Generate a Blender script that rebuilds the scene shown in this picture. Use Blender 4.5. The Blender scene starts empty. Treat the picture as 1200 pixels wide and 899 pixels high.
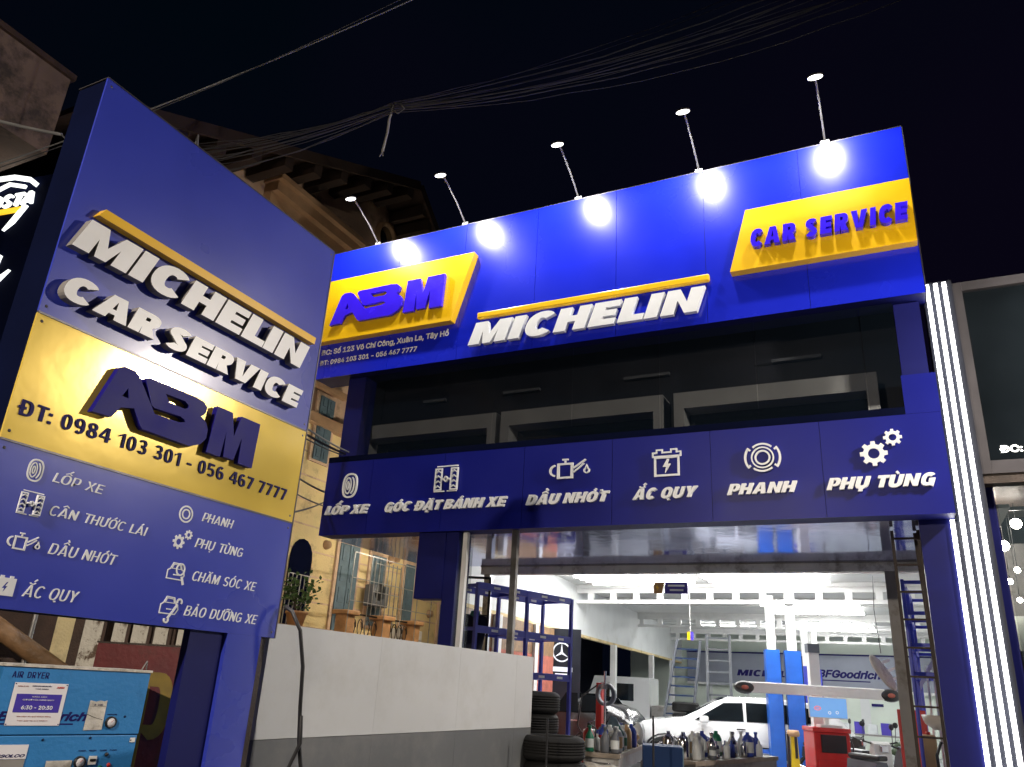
import bpy, bmesh, math, random, os, unicodedata
from mathutils import Vector, Matrix
from mathutils.geometry import tessellate_polygon
random.seed(7)
S = bpy.context.scene
COL = S.collection
R = math.radians

# ------------------------------------------------------------------ camera
cd = bpy.data.cameras.new('camera'); cam = bpy.data.objects.new('camera', cd); COL.objects.link(cam)
right = Vector((0.8970, 0.4390, 0.0552)); down = Vector((-0.1110, 0.3440, -0.9323)); fwd = Vector((-0.4280, 0.8300, 0.3576))
fwd.normalize(); right = (right - fwd*right.dot(fwd)).normalized(); up = right.cross(fwd)
cam.matrix_world = Matrix(((right.x, up.x, -fwd.x, 0), (right.y, up.y, -fwd.y, 0), (right.z, up.z, -fwd.z, 1.65), (0, 0, 0, 1)))
cd.lens = 27.57; cd.sensor_width = 36; cd.sensor_fit = 'HORIZONTAL'; cd.clip_start = .05; cd.clip_end = 1000
S.camera = cam
# ------------------------------------------------------------------ night sky
W = bpy.data.worlds.new('World'); S.world = W; W.use_nodes = True
nt = W.node_tree; bg = nt.nodes['Background']
tc = nt.nodes.new('ShaderNodeTexCoord'); nz = nt.nodes.new('ShaderNodeTexNoise'); nz.inputs['Scale'].default_value = 1.6
nz.inputs['Detail'].default_value = 2
cr = nt.nodes.new('ShaderNodeValToRGB'); cr.color_ramp.elements[0].color = (.0004, .0018, .0040, 1); cr.color_ramp.elements[1].color = (.0022, .0016, .0058, 1)
cr.color_ramp.elements[0].position = .35; cr.color_ramp.elements[1].position = .65
nt.links.new(tc.outputs['Generated'], nz.inputs['Vector']); nt.links.new(nz.outputs['Fac'], cr.inputs['Fac'])
nt.links.new(cr.outputs['Color'], bg.inputs['Color']); bg.inputs['Strength'].default_value = 1.0
# ------------------------------------------------------------------ exposure
S.view_settings.view_transform = 'Standard'; S.view_settings.look = 'None'; S.view_settings.exposure = 0; S.view_settings.gamma = 1
S.render.engine = 'CYCLES'; S.cycles.use_denoising = True; S.cycles.max_bounces = 7; S.cycles.sample_clamp_indirect = 6
LAMP = 6; LAMP_W = 215; STRIP = 9; TUBE = 44; ADDED_STREET = 3700; ADDED_STREET2 = 6500

# ------------------------------------------------------------------ materials
def mat(name, col, rough=.5, metal=0, var=.12, nscale=3, bump=0, bscale=40, coat=0, emit=None, estr=0, dirt=None, dscale=1.2, dpos=(.52, .68), spec=.5):
    m = bpy.data.materials.new(name); m.use_nodes = True; n = m.node_tree; b = n.nodes['Principled BSDF']; L = n.links
    b.inputs['Roughness'].default_value = rough; b.inputs['Metallic'].default_value = metal
    b.inputs['Coat Weight'].default_value = coat; b.inputs['Coat Roughness'].default_value = .12
    b.inputs['Specular IOR Level'].default_value = spec
    t = n.nodes.new('ShaderNodeTexCoord')
    q = n.nodes.new('ShaderNodeTexNoise'); q.inputs['Scale'].default_value = nscale; q.inputs['Detail'].default_value = 5
    L.new(t.outputs['Object'], q.inputs['Vector'])
    r = n.nodes.new('ShaderNodeValToRGB'); e = r.color_ramp.elements
    lo = [max(0, c*(1-var)) for c in col]; hi = [min(1, c*(1+var)) for c in col]
    e[0].position = .3; e[1].position = .7; e[0].color = (*lo, 1); e[1].color = (*hi, 1)
    L.new(q.outputs['Fac'], r.inputs['Fac']); out = r.outputs['Color']
    if dirt:
        q2 = n.nodes.new('ShaderNodeTexNoise'); q2.inputs['Scale'].default_value = dscale; q2.inputs['Detail'].default_value = 8; q2.inputs['Roughness'].default_value = .7
        L.new(t.outputs['Object'], q2.inputs['Vector'])
        r2 = n.nodes.new('ShaderNodeValToRGB'); r2.color_ramp.elements[0].position = dpos[0]; r2.color_ramp.elements[1].position = dpos[1]
        L.new(q2.outputs['Fac'], r2.inputs['Fac'])
        mx = n.nodes.new('ShaderNodeMixRGB'); mx.inputs['Color2'].default_value = (*dirt, 1)
        L.new(r2.outputs['Color'], mx.inputs['Fac']); L.new(out, mx.inputs['Color1']); out = mx.outputs['Color']
    L.new(out, b.inputs['Base Color'])
    rr = n.nodes.new('ShaderNodeMapRange'); rr.inputs['To Min'].default_value = max(0, rough*.8); rr.inputs['To Max'].default_value = min(1, rough*1.25)
    L.new(q.outputs['Fac'], rr.inputs['Value']); L.new(rr.outputs['Result'], b.inputs['Roughness'])
    if bump:
        q3 = n.nodes.new('ShaderNodeTexNoise'); q3.inputs['Scale'].default_value = bscale; q3.inputs['Detail'].default_value = 4
        L.new(t.outputs['Object'], q3.inputs['Vector'])
        bp = n.nodes.new('ShaderNodeBump'); bp.inputs['Strength'].default_value = bump; bp.inputs['Distance'].default_value = .02
        L.new(q3.outputs['Fac'], bp.inputs['Height']); L.new(bp.outputs['Normal'], b.inputs['Normal'])
    if emit:
        b.inputs['Emission Color'].default_value = (*emit, 1); b.inputs['Emission Strength'].default_value = estr
    return m
def glass(name, col, rough=.02, alpha=.25):
    m = bpy.data.materials.new(name); m.use_nodes = True; n = m.node_tree; L = n.links
    b = n.nodes['Principled BSDF']; b.inputs['Base Color'].default_value = (*col, 1); b.inputs['Roughness'].default_value = rough
    q = n.nodes.new('ShaderNodeTexNoise'); q.inputs['Scale'].default_value = 2.; t = n.nodes.new('ShaderNodeTexCoord')
    L.new(t.outputs['Object'], q.inputs['Vector']); mr = n.nodes.new('ShaderNodeMapRange'); mr.inputs['To Min'].default_value = alpha*.9; mr.inputs['To Max'].default_value = alpha*1.1
    L.new(q.outputs['Fac'], mr.inputs['Value']); L.new(mr.outputs['Result'], b.inputs['Alpha'])
    return m
M = dict(
 signblue=mat('sign_blue_acm', (.007, .018, .58), .26, 0, .07, .8, .10, 1.6, coat=.5),
 bandblue=mat('band_blue_acm', (.004, .008, .20), .42, 0, .05, 1.5, .05, 3, coat=.0, spec=.25),
 pylonblue=mat('pylon_blue_acm', (.032, .050, .44), .28, 0, .10, .9, .14, 1.6, coat=.5),
 navy=mat('navy_paint', (.005, .007, .095), .5, 0, .15, 2, .05, 4, spec=.22),
 yellow=mat('sign_yellow', (.90, .52, .006), .32, 0, .05, 2, .04, 4, coat=.2),
 yellowp=mat('pylon_yellow', (.76, .54, .08), .20, .25, .08, 1.2, .16, 2.0, coat=.7),
 letterw=mat('white_acrylic_letter', (.88, .89, .91), .35, 0, .04, 5, .02, 30),
 letterb=mat('blue_acrylic_letter', (.04, .012, .85), .25, 0, .1, 4, .08, 14, coat=.4),
 letterbp=mat('pylon_blue_letter', (.008, .006, .17), .45, 0, .1, 4, .08, 9, spec=.12),
 side=mat('letter_side_grey', (.20, .19, .18), .5),
 printw=mat('white_vinyl_print', (.78, .80, .84), .4, 0, .04, 9),
 printn=mat('navy_vinyl_print', (.012, .009, .10), .55, spec=.15),
 wallw=mat('white_board', (.52, .53, .54), .38, 0, .04, 1.2, .05, 5, dirt=(.43, .43, .42), dscale=1.6, dpos=(.50, .8)),
 wallg=mat('grey_board', (.115, .12, .125), .42, 0, .08, 1.5, .05, 5, dirt=(.20, .195, .185), dscale=2.2, dpos=(.5, .85)),
 steel=mat('galvanised_steel', (.42, .42, .42), .38, .8, .2, 6, .1, 30, dirt=(.16, .14, .12), dscale=4),
 greypaint=mat('grey_painted_steel', (.26, .25, .24), .5, 0, .12, 4, .1, 30, dirt=(.14, .12, .10), dscale=3),
 darkiron=mat('dark_brown_iron', (.045, .032, .026), .55, .3, .3, 9, .3, 60),
 black=mat('black_rubber', (.007, .007, .0075), .75, 0, .35, 8, .25, 60, spec=.25),
 blackpl=mat('black_plastic', (.015, .015, .017), .35, 0, .2, 6),
 whitewall=mat('white_painted_wall', (.70, .72, .72), .6, 0, .06, .9, .15, 20, dirt=(.48, .48, .44), dscale=1.4, dpos=(.55, .85)),
 greenwhite=mat('pale_green_wall', (.70, .77, .69), .6, 0, .08, .9, .15, 20),
 ceil=mat('white_ceiling_sheet', (.72, .73, .72), .55, 0, .06, 2, .1, 12),
 beam=mat('white_steel_beam', (.74, .74, .73), .45, 0, .06, 3, .1, 20),
 hole=mat('beam_hole_shadow', (.30, .30, .31), .6),
 floor=mat('grey_epoxy_floor', (.40, .41, .43), .28, 0, .2, 1.6, .1, 12, dirt=(.08, .08, .08), dscale=1.5),
 asphalt=mat('asphalt', (.05, .05, .052), .85, 0, .35, 6, .6, 60),
 pave=mat('concrete_paving', (.22, .21, .20), .8, 0, .25, 3, .5, 40),
 soffit=mat('polished_soffit', (.52, .57, .95), .09, .75, .15, 1.3, .40, .9),
 sidedark=mat('sign_side_dark', (.0022, .004, .020), .8, 0, .2, 2, spec=.03),
 darkclad=mat('dark_cladding', (.018, .02, .028), .3, 0, .2, 1.5, .05, 4, coat=.3),
 frame2=mat('pale_grey_lintel', (.72, .72, .68), .5, 0, .1, 4, .1, 30, dirt=(.3, .28, .25), dscale=3),
 frame=mat('grey_window_frame', (.30, .31, .31), .45, 0, .08, 2, .05, 20),
 aluframe=mat('brushed_aluminium', (.10, .095, .105), .35, .6, .1, 3, .05, 30),
 tint=glass('dark_tinted_glass', (.006, .010, .016), .03, .26),
 clear=glass('shop_glass', (.05, .07, .08), .03, .22),
 darkwin=mat('dark_window_pane', (.008, .013, .02), .06, 0, .2, 2, 0, coat=.5),
 carglass=mat('car_glass', (.005, .007, .009), .15, 0, .2, 2, spec=.08),
 led=mat('led_strip_white', (.9, .9, .95), .4, emit=(1., .99, .98), estr=STRIP),
 tube=mat('tube_light', (.9, .9, .9), .4, emit=(1.0, 1.0, .97), estr=TUBE),
 alley_fill=mat('alley_fill_tube', (.9, .85, .8), .4, emit=(1., .88, .70), estr=78),  # glow of the added lamp that brightens the yellow house
 lens=mat('flood_lens', (.9, .9, .85), .3, emit=(1.0, .97, .90), estr=LAMP),
 street=mat('added_street_lens', (.9, .9, .85), .3, emit=(1.0, .90, .78), estr=ADDED_STREET),  # glow of the unseen lamp added to light the pylon and gleam on it
 added_street2=mat('added_street_lens_warm', (.9, .9, .85), .3, emit=(1.0, .86, .70), estr=ADDED_STREET2),  # glow of the unseen lamp assumed behind the viewer
 neon=mat('neon_white', (.9, .9, .9), .3, emit=(.95, 1., .97), estr=1.7),
 neonred=mat('neon_red', (.8, .1, .05), .3, emit=(1., .03, .02), estr=1.1),
 neonyel=mat('neon_yellow', (.8, .6, .1), .3, emit=(1., .55, .02), estr=1.2),
 bulb=mat('warm_bulb', (.9, .9, .8), .3, emit=(1., .93, .82), estr=90),
 housey=mat('yellow_lime_render', (.74, .59, .30), .8, 0, .12, 1.4, .4, 30, dirt=(.36, .27, .15), dscale=1.6),
 housetan=mat('tan_upper_render', (.66, .47, .33), .85, 0, .15, 1.4, .4, 30, dirt=(.17, .12, .08), dscale=1.2),
 mould=mat('ochre_moulding', (.40, .25, .14), .75, 0, .15, 4, .3, 30),
 shutter=mat('grey_blue_shutter', (.095, .15, .19), .55, 0, .2, 5, .2, 40),
 brownwood=mat('dark_brown_wood', (.052, .030, .022), .7, 0, .35, 6, .4, 50),
 orange=mat('orange_clay', (.46, .25, .11), .6, 0, .2, 6, .3, 30),
 bronze=mat('dirty_ochre_pipe', (.20, .115, .055), .5, 0, .35, 7, .3, 40),
 purl=mat('purlin_wood', (.030, .017, .012), .8, 0, .3, 6, .3, 40),
 white=mat('white_plastic', (.72, .72, .70), .4, 0, .05, 5),
 leaf=mat('leaf_green', (.055, .12, .028), .5, 0, .4, 14),
 leafd=mat('leaf_dark', (.03, .06, .02), .55, 0, .4, 14),
 cabblue=mat('cabinet_blue', (.032, .20, .50), .42, 0, .08, 2, .15, 30, dirt=(.02, .12, .30), dscale=2.5, dpos=(.56, .75)),
 cabdark=mat('cabinet_dark_blue', (.005, .020, .07), .6, spec=.2),
 paper=mat('white_paper', (.72, .71, .76), .5, 0, .03, 8),
 purple=mat('purple_print', (.055, .035, .36), .4, 0, .04, 8),
 tape=mat('old_masking_tape', (.52, .50, .46), .7, 0, .2, 12, .3, 30, dirt=(.25, .23, .2), dscale=9),
 red=mat('red_enamel', (.50, .02, .018), .35, 0, .12, 5, .05, 20, coat=.3),
 redsign=mat('dark_red_board', (.115, .010, .012), .55, 0, .25, 3, .2, 20, dirt=(.06, .02, .015), dscale=3),
 olive=mat('faded_yellow_print', (.21, .14, .015), .6, 0, .25, 6),
 peeled=mat('peeling_white_paint', (.55, .53, .47), .8, 0, .1, 6, .5, 30, dirt=(.11, .075, .05), dscale=5, dpos=(.54, .60)),
 carwhite=mat('car_white_paint', (.72, .73, .74), .2, 0, .02, 2, coat=.8),
 carblack=mat('car_black_paint', (.012, .012, .015), .15, 0, .1, 2, coat=.8),
 chrome=mat('chrome', (.6, .6, .62), .15, 1.0),
 liftblue=mat('lift_blue_enamel', (.012, .09, .42), .35, 0, .12, 4, .05, 20, coat=.3),
 rackblue=mat('rack_blue_enamel', (.03, .045, .44), .4, 0, .12, 4),
 yellowjack=mat('jack_yellow', (.75, .56, .02), .4, 0, .1, 5),
 screen=mat('screen_blue', (.1, .25, .5), .2, emit=(.20, .42, .80), estr=.75),
 screenw=mat('screen_mark', (.6, .6, .6), .2, emit=(.8, .85, 1.), estr=.7),
 screenr=mat('screen_red', (.6, .2, .2), .2, emit=(.9, .25, .3), estr=.7),
 banner=mat('grey_banner', (.25, .27, .33), .6, 0, .06, 2, .1, 6),
 green=mat('green_plastic', (.01, .16, .09), .35),
 greyb=mat('grey_plastic', (.11, .12, .14), .4),
 whiteb=mat('milky_plastic', (.62, .65, .66), .35, 0, .08, 8),
 tanb=mat('tan_plastic', (.55, .36, .18), .4),
 blueb=mat('blue_plastic', (.03, .06, .35), .35),
 teal=mat('teal_fabric', (.01, .10, .10), .8), navyfab=mat('navy_fabric', (.010, .013, .035), .9, bump=.3),
 wood=mat('worn_bench_top', (.24, .20, .16), .55, 0, .3, 6, .3, 30),
 cable=mat('cable_sheath', (.05, .05, .055), .5, 0, .3, 5), cablel=mat('pale_cable', (.24, .24, .24), .4, .3),
 warmwall=mat('brown_stucco', (.17, .12, .095), .85, 0, .3, 1.2, .4, 20, dirt=(.045, .035, .03), dscale=1.4, dpos=(.48, .6)),
 roof=mat('roof_tile', (.035, .018, .012), .8, 0, .3, 5, .4, 30),
 whitesmoke=mat('sink_ceramic', (.55, .5, .44), .35),
 redbrick=mat('red_brick_wall', (.35, .10, .07), .8, 0, .25, 7, .3, 30),
)

# ------------------------------------------------------------------ object helpers
def tag(o, label, cat, group=None, kind=None):
    if label: o['label'] = label
    if cat: o['category'] = cat
    if group: o['group'] = group
    if kind: o['kind'] = kind
    return o
def thing(name, label, cat, loc=(0, 0, 0), rz=0, group=None):
    o = bpy.data.objects.new(name, None); o.empty_display_size = .2; COL.objects.link(o); o.location = loc; o.rotation_euler = (0, 0, rz)
    return tag(o, label, cat, group)
def link(name, me, parent=None, loc=(0, 0, 0), rot=(0, 0, 0), sc=(1, 1, 1)):
    o = bpy.data.objects.new(name, me); COL.objects.link(o); o.parent = parent; o.location = loc; o.rotation_euler = rot; o.scale = sc
    return o
def copy_tree(o, parent=None):
    c = o.copy(); COL.objects.link(c); c.parent = parent
    for ch in list(o.children): copy_tree(ch, c)
    return c
class MB:
    def __init__(s): s.v = []; s.f = []; s.sm = []
    def add(s, vs, fs, smooth=False):
        k = len(s.v); s.v += [tuple(v) for v in vs]; s.f += [tuple(i+k for i in f) for f in fs]; s.sm += [smooth]*len(fs); return s
    def box(s, a, b, rz=0, c=None, bev=0):
        (x0, y0, z0), (x1, y1, z1) = a, b
        x0, x1 = min(x0, x1), max(x0, x1); y0, y1 = min(y0, y1), max(y0, y1); z0, z1 = min(z0, z1), max(z0, z1)
        if bev:
            bm = bmesh.new(); bmesh.ops.create_cube(bm, size=1)
            for v in bm.verts: v.co = Vector(((x0+x1)/2+v.co.x*(x1-x0), (y0+y1)/2+v.co.y*(y1-y0), (z0+z1)/2+v.co.z*(z1-z0)))
            bmesh.ops.bevel(bm, geom=bm.edges[:], offset=bev, segments=2, affect='EDGES', profile=.5)
            bm.verts.index_update(); vs = [v.co.copy() for v in bm.verts]; fs = [[v.index for v in f.verts] for f in bm.faces]; bm.free()
        else:
            vs = [Vector(p) for p in ((x0, y0, z0), (x1, y0, z0), (x1, y1, z0), (x0, y1, z0), (x0, y0, z1), (x1, y0, z1), (x1, y1, z1), (x0, y1, z1))]
            fs = [(0, 3, 2, 1), (4, 5, 6, 7), (0, 1, 5, 4), (1, 2, 6, 5), (2, 3, 7, 6), (3, 0, 4, 7)]
        if rz:
            cc = Vector(c) if c else Vector(((x0+x1)/2, (y0+y1)/2, 0)); m = Matrix.Rotation(rz, 3, 'Z')
            vs = [m @ (v-Vector((cc.x, cc.y, 0))) + Vector((cc.x, cc.y, 0)) for v in vs]
        return s.add(vs, fs)
    def bar(s, p, q, w, h=None, up=(0, 0, 1)):
        p, q = Vector(p), Vector(q); h = h or w; d = (q-p).normalized(); u = Vector(up)
        if abs(d.dot(u)) > .97: u = Vector((0, 1, 0))
        a = d.cross(u).normalized()*w/2; b = a.cross(d).normalized()*h/2
        vs = [p-a-b, p+a-b, p+a+b, p-a+b, q-a-b, q+a-b, q+a+b, q-a+b]
        return s.add(vs, [(0, 3, 2, 1), (4, 5, 6, 7), (0, 1, 5, 4), (1, 2, 6, 5), (2, 3, 7, 6), (3, 0, 4, 7)])
    def tube(s, pts, r, n=8, caps=True, r2=None):
        pts = [Vector(p) for p in pts]; k = len(pts); rings = []
        pu = None
        for i, p in enumerate(pts):
            d = (pts[min(i+1, k-1)]-pts[max(i-1, 0)]).normalized()
            u = pu if pu else (Vector((0, 0, 1)) if abs(d.z) < .9 else Vector((1, 0, 0)))
            a = (u-d*u.dot(d)).normalized(); b = d.cross(a); pu = a
            rr = r if r2 is None else r+(r2-r)*i/(k-1)
            rings.append([p+a*rr*math.cos(t*2*math.pi/n)+b*rr*math.sin(t*2*math.pi/n) for t in range(n)])
        vs = [v for g in rings for v in g]; fs = []
        for i in range(k-1):
            for j in range(n): fs.append((i*n+j, i*n+(j+1) % n, (i+1)*n+(j+1) % n, (i+1)*n+j))
        s.add(vs, fs, True)
        if caps: s.add(rings[0][::-1], [tuple(range(n))]); s.add(rings[-1], [tuple(range(n))])
        return s
    def lathe(s, prof, c=(0, 0, 0), n=24, axis='z', smooth=True):
        c = Vector(c); vs = []; fs = []; k = len(prof)
        for (r, h) in prof:
            for t in range(n):
                a = t*2*math.pi/n; x, y = r*math.cos(a), r*math.sin(a)
                v = Vector((x, y, h)) if axis == 'z' else (Vector((x, h, y)) if axis == 'y' else Vector((h, x, y)))
                vs.append(c+v)
        for i in range(k-1):
            for j in range(n): fs.append((i*n+j, i*n+(j+1) % n, (i+1)*n+(j+1) % n, (i+1)*n+j))
        return s.add(vs, fs, smooth)
    def prism(s, loops, y0, y1, xf=None):
        """contours in the XZ plane (outer first, then holes), front face at y0, back at y1"""
        loops = [[Vector((p[0], p[1], 0)) for p in l] for l in loops]
        flat = [p for l in loops for p in l]; tri = tessellate_polygon(loops); n = len(flat)
        vs = [Vector((p.x, y0, p.y)) for p in flat]+[Vector((p.x, y1, p.y)) for p in flat]; fs = []
        for t in tri:
            a, b, c = t; ar = (flat[b]-flat[a]).cross(flat[c]-flat[a]).z
            if ar < 0: a, b, c = c, b, a
            fs.append((a, b, c)); fs.append((c+n, b+n, a+n))
        k = 0
        for l in loops:
            m = len(l)
            for i in range(m):
                j = (i+1) % m; fs.append((k+i, k+i+n, k+j+n, k+j))
            k += m
        return s.add(vs, fs)
    def mesh(s, name, *mats):
        me = bpy.data.meshes.new(name); me.from_pydata(s.v, [], s.f)
        for m in mats: me.materials.append(m)
        for p, f in zip(me.polygons, s.sm): p.use_smooth = f
        bm = bmesh.new(); bm.from_mesh(me); bmesh.ops.recalc_face_normals(bm, faces=bm.faces); bm.to_mesh(me); bm.free()
        me.update(); return me
    def build(s, name, m, parent=None, loc=(0, 0, 0), rot=(0, 0, 0)):
        return link(name, s.mesh(name, m), parent, loc, rot)
def bx(name, a, b, m, parent=None, **k): return MB().box(a, b, **k).build(name, m, parent)
def struct(name, mb, m, label=None):
    o = mb.build(name, m); o['kind'] = 'structure'
    if label: o['label'] = label
    return o

# ------------------------------------------------------------------ vector lettering
def ell(cx, cy, rx, ry, a0, a1, n=14, e=2.35):
    o = []
    for i in range(n+1):
        a = R(a0+(a1-a0)*i/n); c, s_ = math.cos(a), math.sin(a)
        o.append((cx+rx*math.copysign(abs(c)**(2/e), c), cy+ry*math.copysign(abs(s_)**(2/e), s_)))
    return o
def strk(pts, w, closed=False):
    P = [Vector(p) for p in pts]; n = len(P); l, r = [], []
    for i in range(n):
        if closed: a, b = P[i-1], P[(i+1) % n]
        else: a, b = P[max(i-1, 0)], P[min(i+1, n-1)]
        d1 = (P[i]-a).normalized() if (P[i]-a).length > 1e-9 else (b-P[i]).normalized()
        d2 = (b-P[i]).normalized() if (b-P[i]).length > 1e-9 else d1
        n1 = Vector((-d1.y, d1.x)); n2 = Vector((-d2.y, d2.x)); m = (n1+n2)
        m = m.normalized() if m.length > 1e-6 else n1
        k = w/2/max(.45, m.dot(n1)); l.append(tuple(P[i]+m*k)); r.append(tuple(P[i]-m*k))
    return [l, r[::-1]] if closed else [l+r[::-1]]
def ring(cx, cy, rx, ry, w, n=24, e=2): return [ell(cx, cy, rx, ry, 0, 360-360/n, n-1, e), ell(cx, cy, rx-w, ry-w, 360-360/n, 0, n-1, e)]
def glyph(c, w):
    t = w*.82; g = None
    if c == 'I': return w, [[[(0, 0), (w, 0), (w, 1), (0, 1)]]]
    if c == 'L': W_ = .36+.85*w; return W_, [[[(0, 0), (W_, 0), (W_, t), (w, t), (w, 1), (0, 1)]]]
    if c == 'E':
        W_ = .40+.85*w; h = .5
        return W_, [[[(0, 0), (W_, 0), (W_, t), (w, t), (w, h-t/2), (W_-.04, h-t/2), (W_-.04, h+t/2), (w, h+t/2), (w, 1-t), (W_, 1-t), (W_, 1), (0, 1)]]]
    if c == 'T': W_ = .46+.75*w; a = (W_-w)/2; return W_, [[[(a, 0), (a+w, 0), (a+w, 1-t), (W_, 1-t), (W_, 1), (0, 1), (0, 1-t), (a, 1-t)]]]
    if c == 'H': W_ = .42+1.3*w; return W_, [[[(0, 0), (w, 0), (w, .5-t/2), (W_-w, .5-t/2), (W_-w, 0), (W_, 0), (W_, 1), (W_-w, 1), (W_-w, .5+t/2), (w, .5+t/2), (w, 1), (0, 1)]]]
    if c == 'N': W_ = .42+1.4*w; d = w*.95; return W_, [[[(0, 0), (w, 0), (w, .55), (W_-d, 0), (W_, 0), (W_, 1), (W_-w, 1), (W_-w, .45), (d, 1), (0, 1)]]]
    if c == 'M': W_ = .52+1.75*w; m = W_/2; d = w*.5; return W_, [[[(0, 0), (w, 0), (w, .56), (m-d*.7, 0), (m+d*.7, 0), (W_-w, .56), (W_-w, 0), (W_, 0), (W_, 1), (W_-w*1.15, 1), (m, .42), (w*1.15, 1), (0, 1)]]]
    if c == 'A':
        W_ = .50+1.35*w; m = W_/2; a = w*1.08; k = (m-a/2*.95)
        def xl(z, off): return off+z*(m-a*.55)/1.0
        h0, h1 = .20, .20+t*.8; ap = (1-.0)
        inner_l = lambda z: a+z*(m-a)/.78
        out = [(0, 0), (a, 0), (inner_l(h0), h0), (W_-inner_l(h0), h0), (W_-a, 0), (W_, 0), (m+a*.55, 1), (m-a*.55, 1)]
        return W_, [[out, [(inner_l(h1), h1), (m, .78), (W_-inner_l(h1), h1)]]]
    if c == 'V': W_ = .48+1.35*w; m = W_/2; a = w*1.08; return W_, [[[(m-a*.55, 0), (m+a*.55, 0), (W_, 1), (W_-a, 1), (m, .24), (a, 1), (0, 1)]]]
    if c == 'Y': W_ = .48+1.2*w; m = W_/2; a = w*1.1; return W_, [[[(m-w/2, 0), (m+w/2, 0), (m+w/2, .40), (W_, 1), (W_-a, 1), (m, .55+.1), (a, 1), (0, 1), (m-w/2, .40)]]]
    if c == 'X':
        W_ = .48+1.35*w; m = W_/2; a = w*1.15
        return W_, [[[(0, 0), (a, 0), (m, .5-a*.42), (W_-a, 0), (W_, 0), (m+a*.48, .5), (W_, 1), (W_-a, 1), (m, .5+a*.42), (a, 1), (0, 1), (m-a*.48, .5)]]]
    if c in 'OQ0':
        W_ = (.52+1.1*w) if c != '0' else (.36+1.15*w); L = [ell(W_/2, .5, W_/2, .52, 0, 345, 23), ell(W_/2, .5, W_/2-w, .52-t, 345, 0, 23)]
        g = [L]
        if c == 'Q': g.append([[(W_*.62, -.03-.012), (W_*.80, -.20), (W_*1.02, -.16), (W_*.90, .02-.06)]])
        return W_, g
    if c in 'DĐ':
        W_ = .46+1.05*w; x = .0
        o = [(0, 0)]+ell(W_*.5, .5, W_*.5, .5, -90, 90, 14)+[(0, 1)]
        i = [(w, t)]+[(w, 1-t)]+ell(W_*.5, .5, W_*.5-w, .5-t, 90, -90, 14)
        if c == 'Đ':
            b = .075; o += [(0, .5+b), (-.10, .5+b), (-.10, .5-b), (0, .5-b)]
            i = [(w, t), (w, .5-b), (w+.12, .5-b), (w+.12, .5+b), (w, .5+b), (w, 1-t)]+ell(W_*.5, .5, W_*.5-w, .5-t, 90, -90, 14)
            o = [(p[0]+.10, p[1]) for p in o]; i = [(p[0]+.10, p[1]) for p in i]; W_ += .10
        return W_, [[o, i]]
    if c in 'PR':
        W_ = .44+1.0*w; h = .42 if c == 'P' else .46
        if c == 'P': o = [(0, 0), (w, 0), (w, h-t*.3)]+ell(W_*.55, .5+h/2-.065, W_*.45, .5-h/2+.065, -90, 90, 12)+[(0, 1)]
        else: o = [(0, 0), (w, 0), (w, .34), (W_-w*1.25, 0), (W_+.03, 0), (W_*.80, .38)]+ell(W_*.55, .69, W_*.45, .31, -55, 90, 12)+[(0, 1)]
        cy = .5+h/2-.065 if c == 'P' else .69; ry = (.5-h/2+.065) if c == 'P' else .31
        i = [(w, cy-ry+t*.85), (w, 1-t*.85)]+ell(W_*.55, cy, max(.04, W_*.45-w), ry-t*.85, 90, -90, 10)
        return W_, [[o, i]]
    if c == 'B':
        W_ = .46+1.0*w
        o = [(0, 0)]+ell(W_*.55, .27, W_*.45, .27, -90, 78, 10)+ell(W_*.53, .765, W_*.42, .235, -78, 90, 10)+[(0, 1)]
        return W_, [[o, [(w, t*.85), (w, .54-t*.42)]+ell(W_*.55, .27, max(.04, W_*.45-w), .27-t*.85, 90, -90, 8), [(w, .54+t*.42), (w, 1-t*.85)]+ell(W_*.53, .765, max(.04, W_*.42-w), .235-t*.80, 90, -90, 8)]]
    if c in 'CG':
        W_ = .50+1.05*w; rx, ry = W_/2-w/2, .52-t/2; P = ell(W_/2, .5, rx, ry, 42, 318, 22)
        if c == 'C': return W_, [strk(P, (w+t)/2)]
        P = ell(W_/2, .5, rx, ry, 42, 312, 22)+[(W_-w/2-.0, .13), (W_-w/2, .46), (W_*.55, .46)]
        return W_, [strk(P, (w+t)/2)]
    if c == 'S':
        W_ = .44+.85*w; a, b = W_/2-w/2, .27-t/2+.0
        P = ell(W_/2, .745, a, .275-t/2, 25, 235, 12, 2.2)+ell(W_/2, .255, a, .275-t/2, 55, -155, 12, 2.2)
        return W_, [strk(P, (w+t)/2*.97)]
    if c == 'U':
        W_ = .44+1.2*w; r = W_/2-w/2
        return W_, [strk([(w/2, 1), (w/2, .45)]+ell(W_/2, .38, r, .38+.02-t/2, 180, 360, 14)+[(W_-w/2, .45), (W_-w/2, 1)], w)]
    if c == '1': W_ = .22+w; return W_, [[[(W_-w, 0), (W_, 0), (W_, 1), (W_-w*.8, 1), (0, .82), (0, .82-t*.9), (W_-w, .84)]]]
    if c == '7': W_ = .40+.75*w; return W_, [[[(W_*.15, 0), (W_*.15+w*1.05, 0), (W_, 1-t), (W_, 1), (0, 1), (0, 1-t), (W_-w*1.05, 1-t)]]]
    if c == '4': W_ = .44+.9*w; x = W_*.62; return W_, [[[(x, 0), (x+w, 0), (x+w, .24), (W_+.05, .24), (W_+.05, .24+t*.85), (x+w, .24+t*.85), (x+w, 1), (x-.05, 1), (0, .40), (0, .24), (x, .24)], [(w*.75, .24+t*.85), (x, .24+t*.85), (x, .82)]]]
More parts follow.
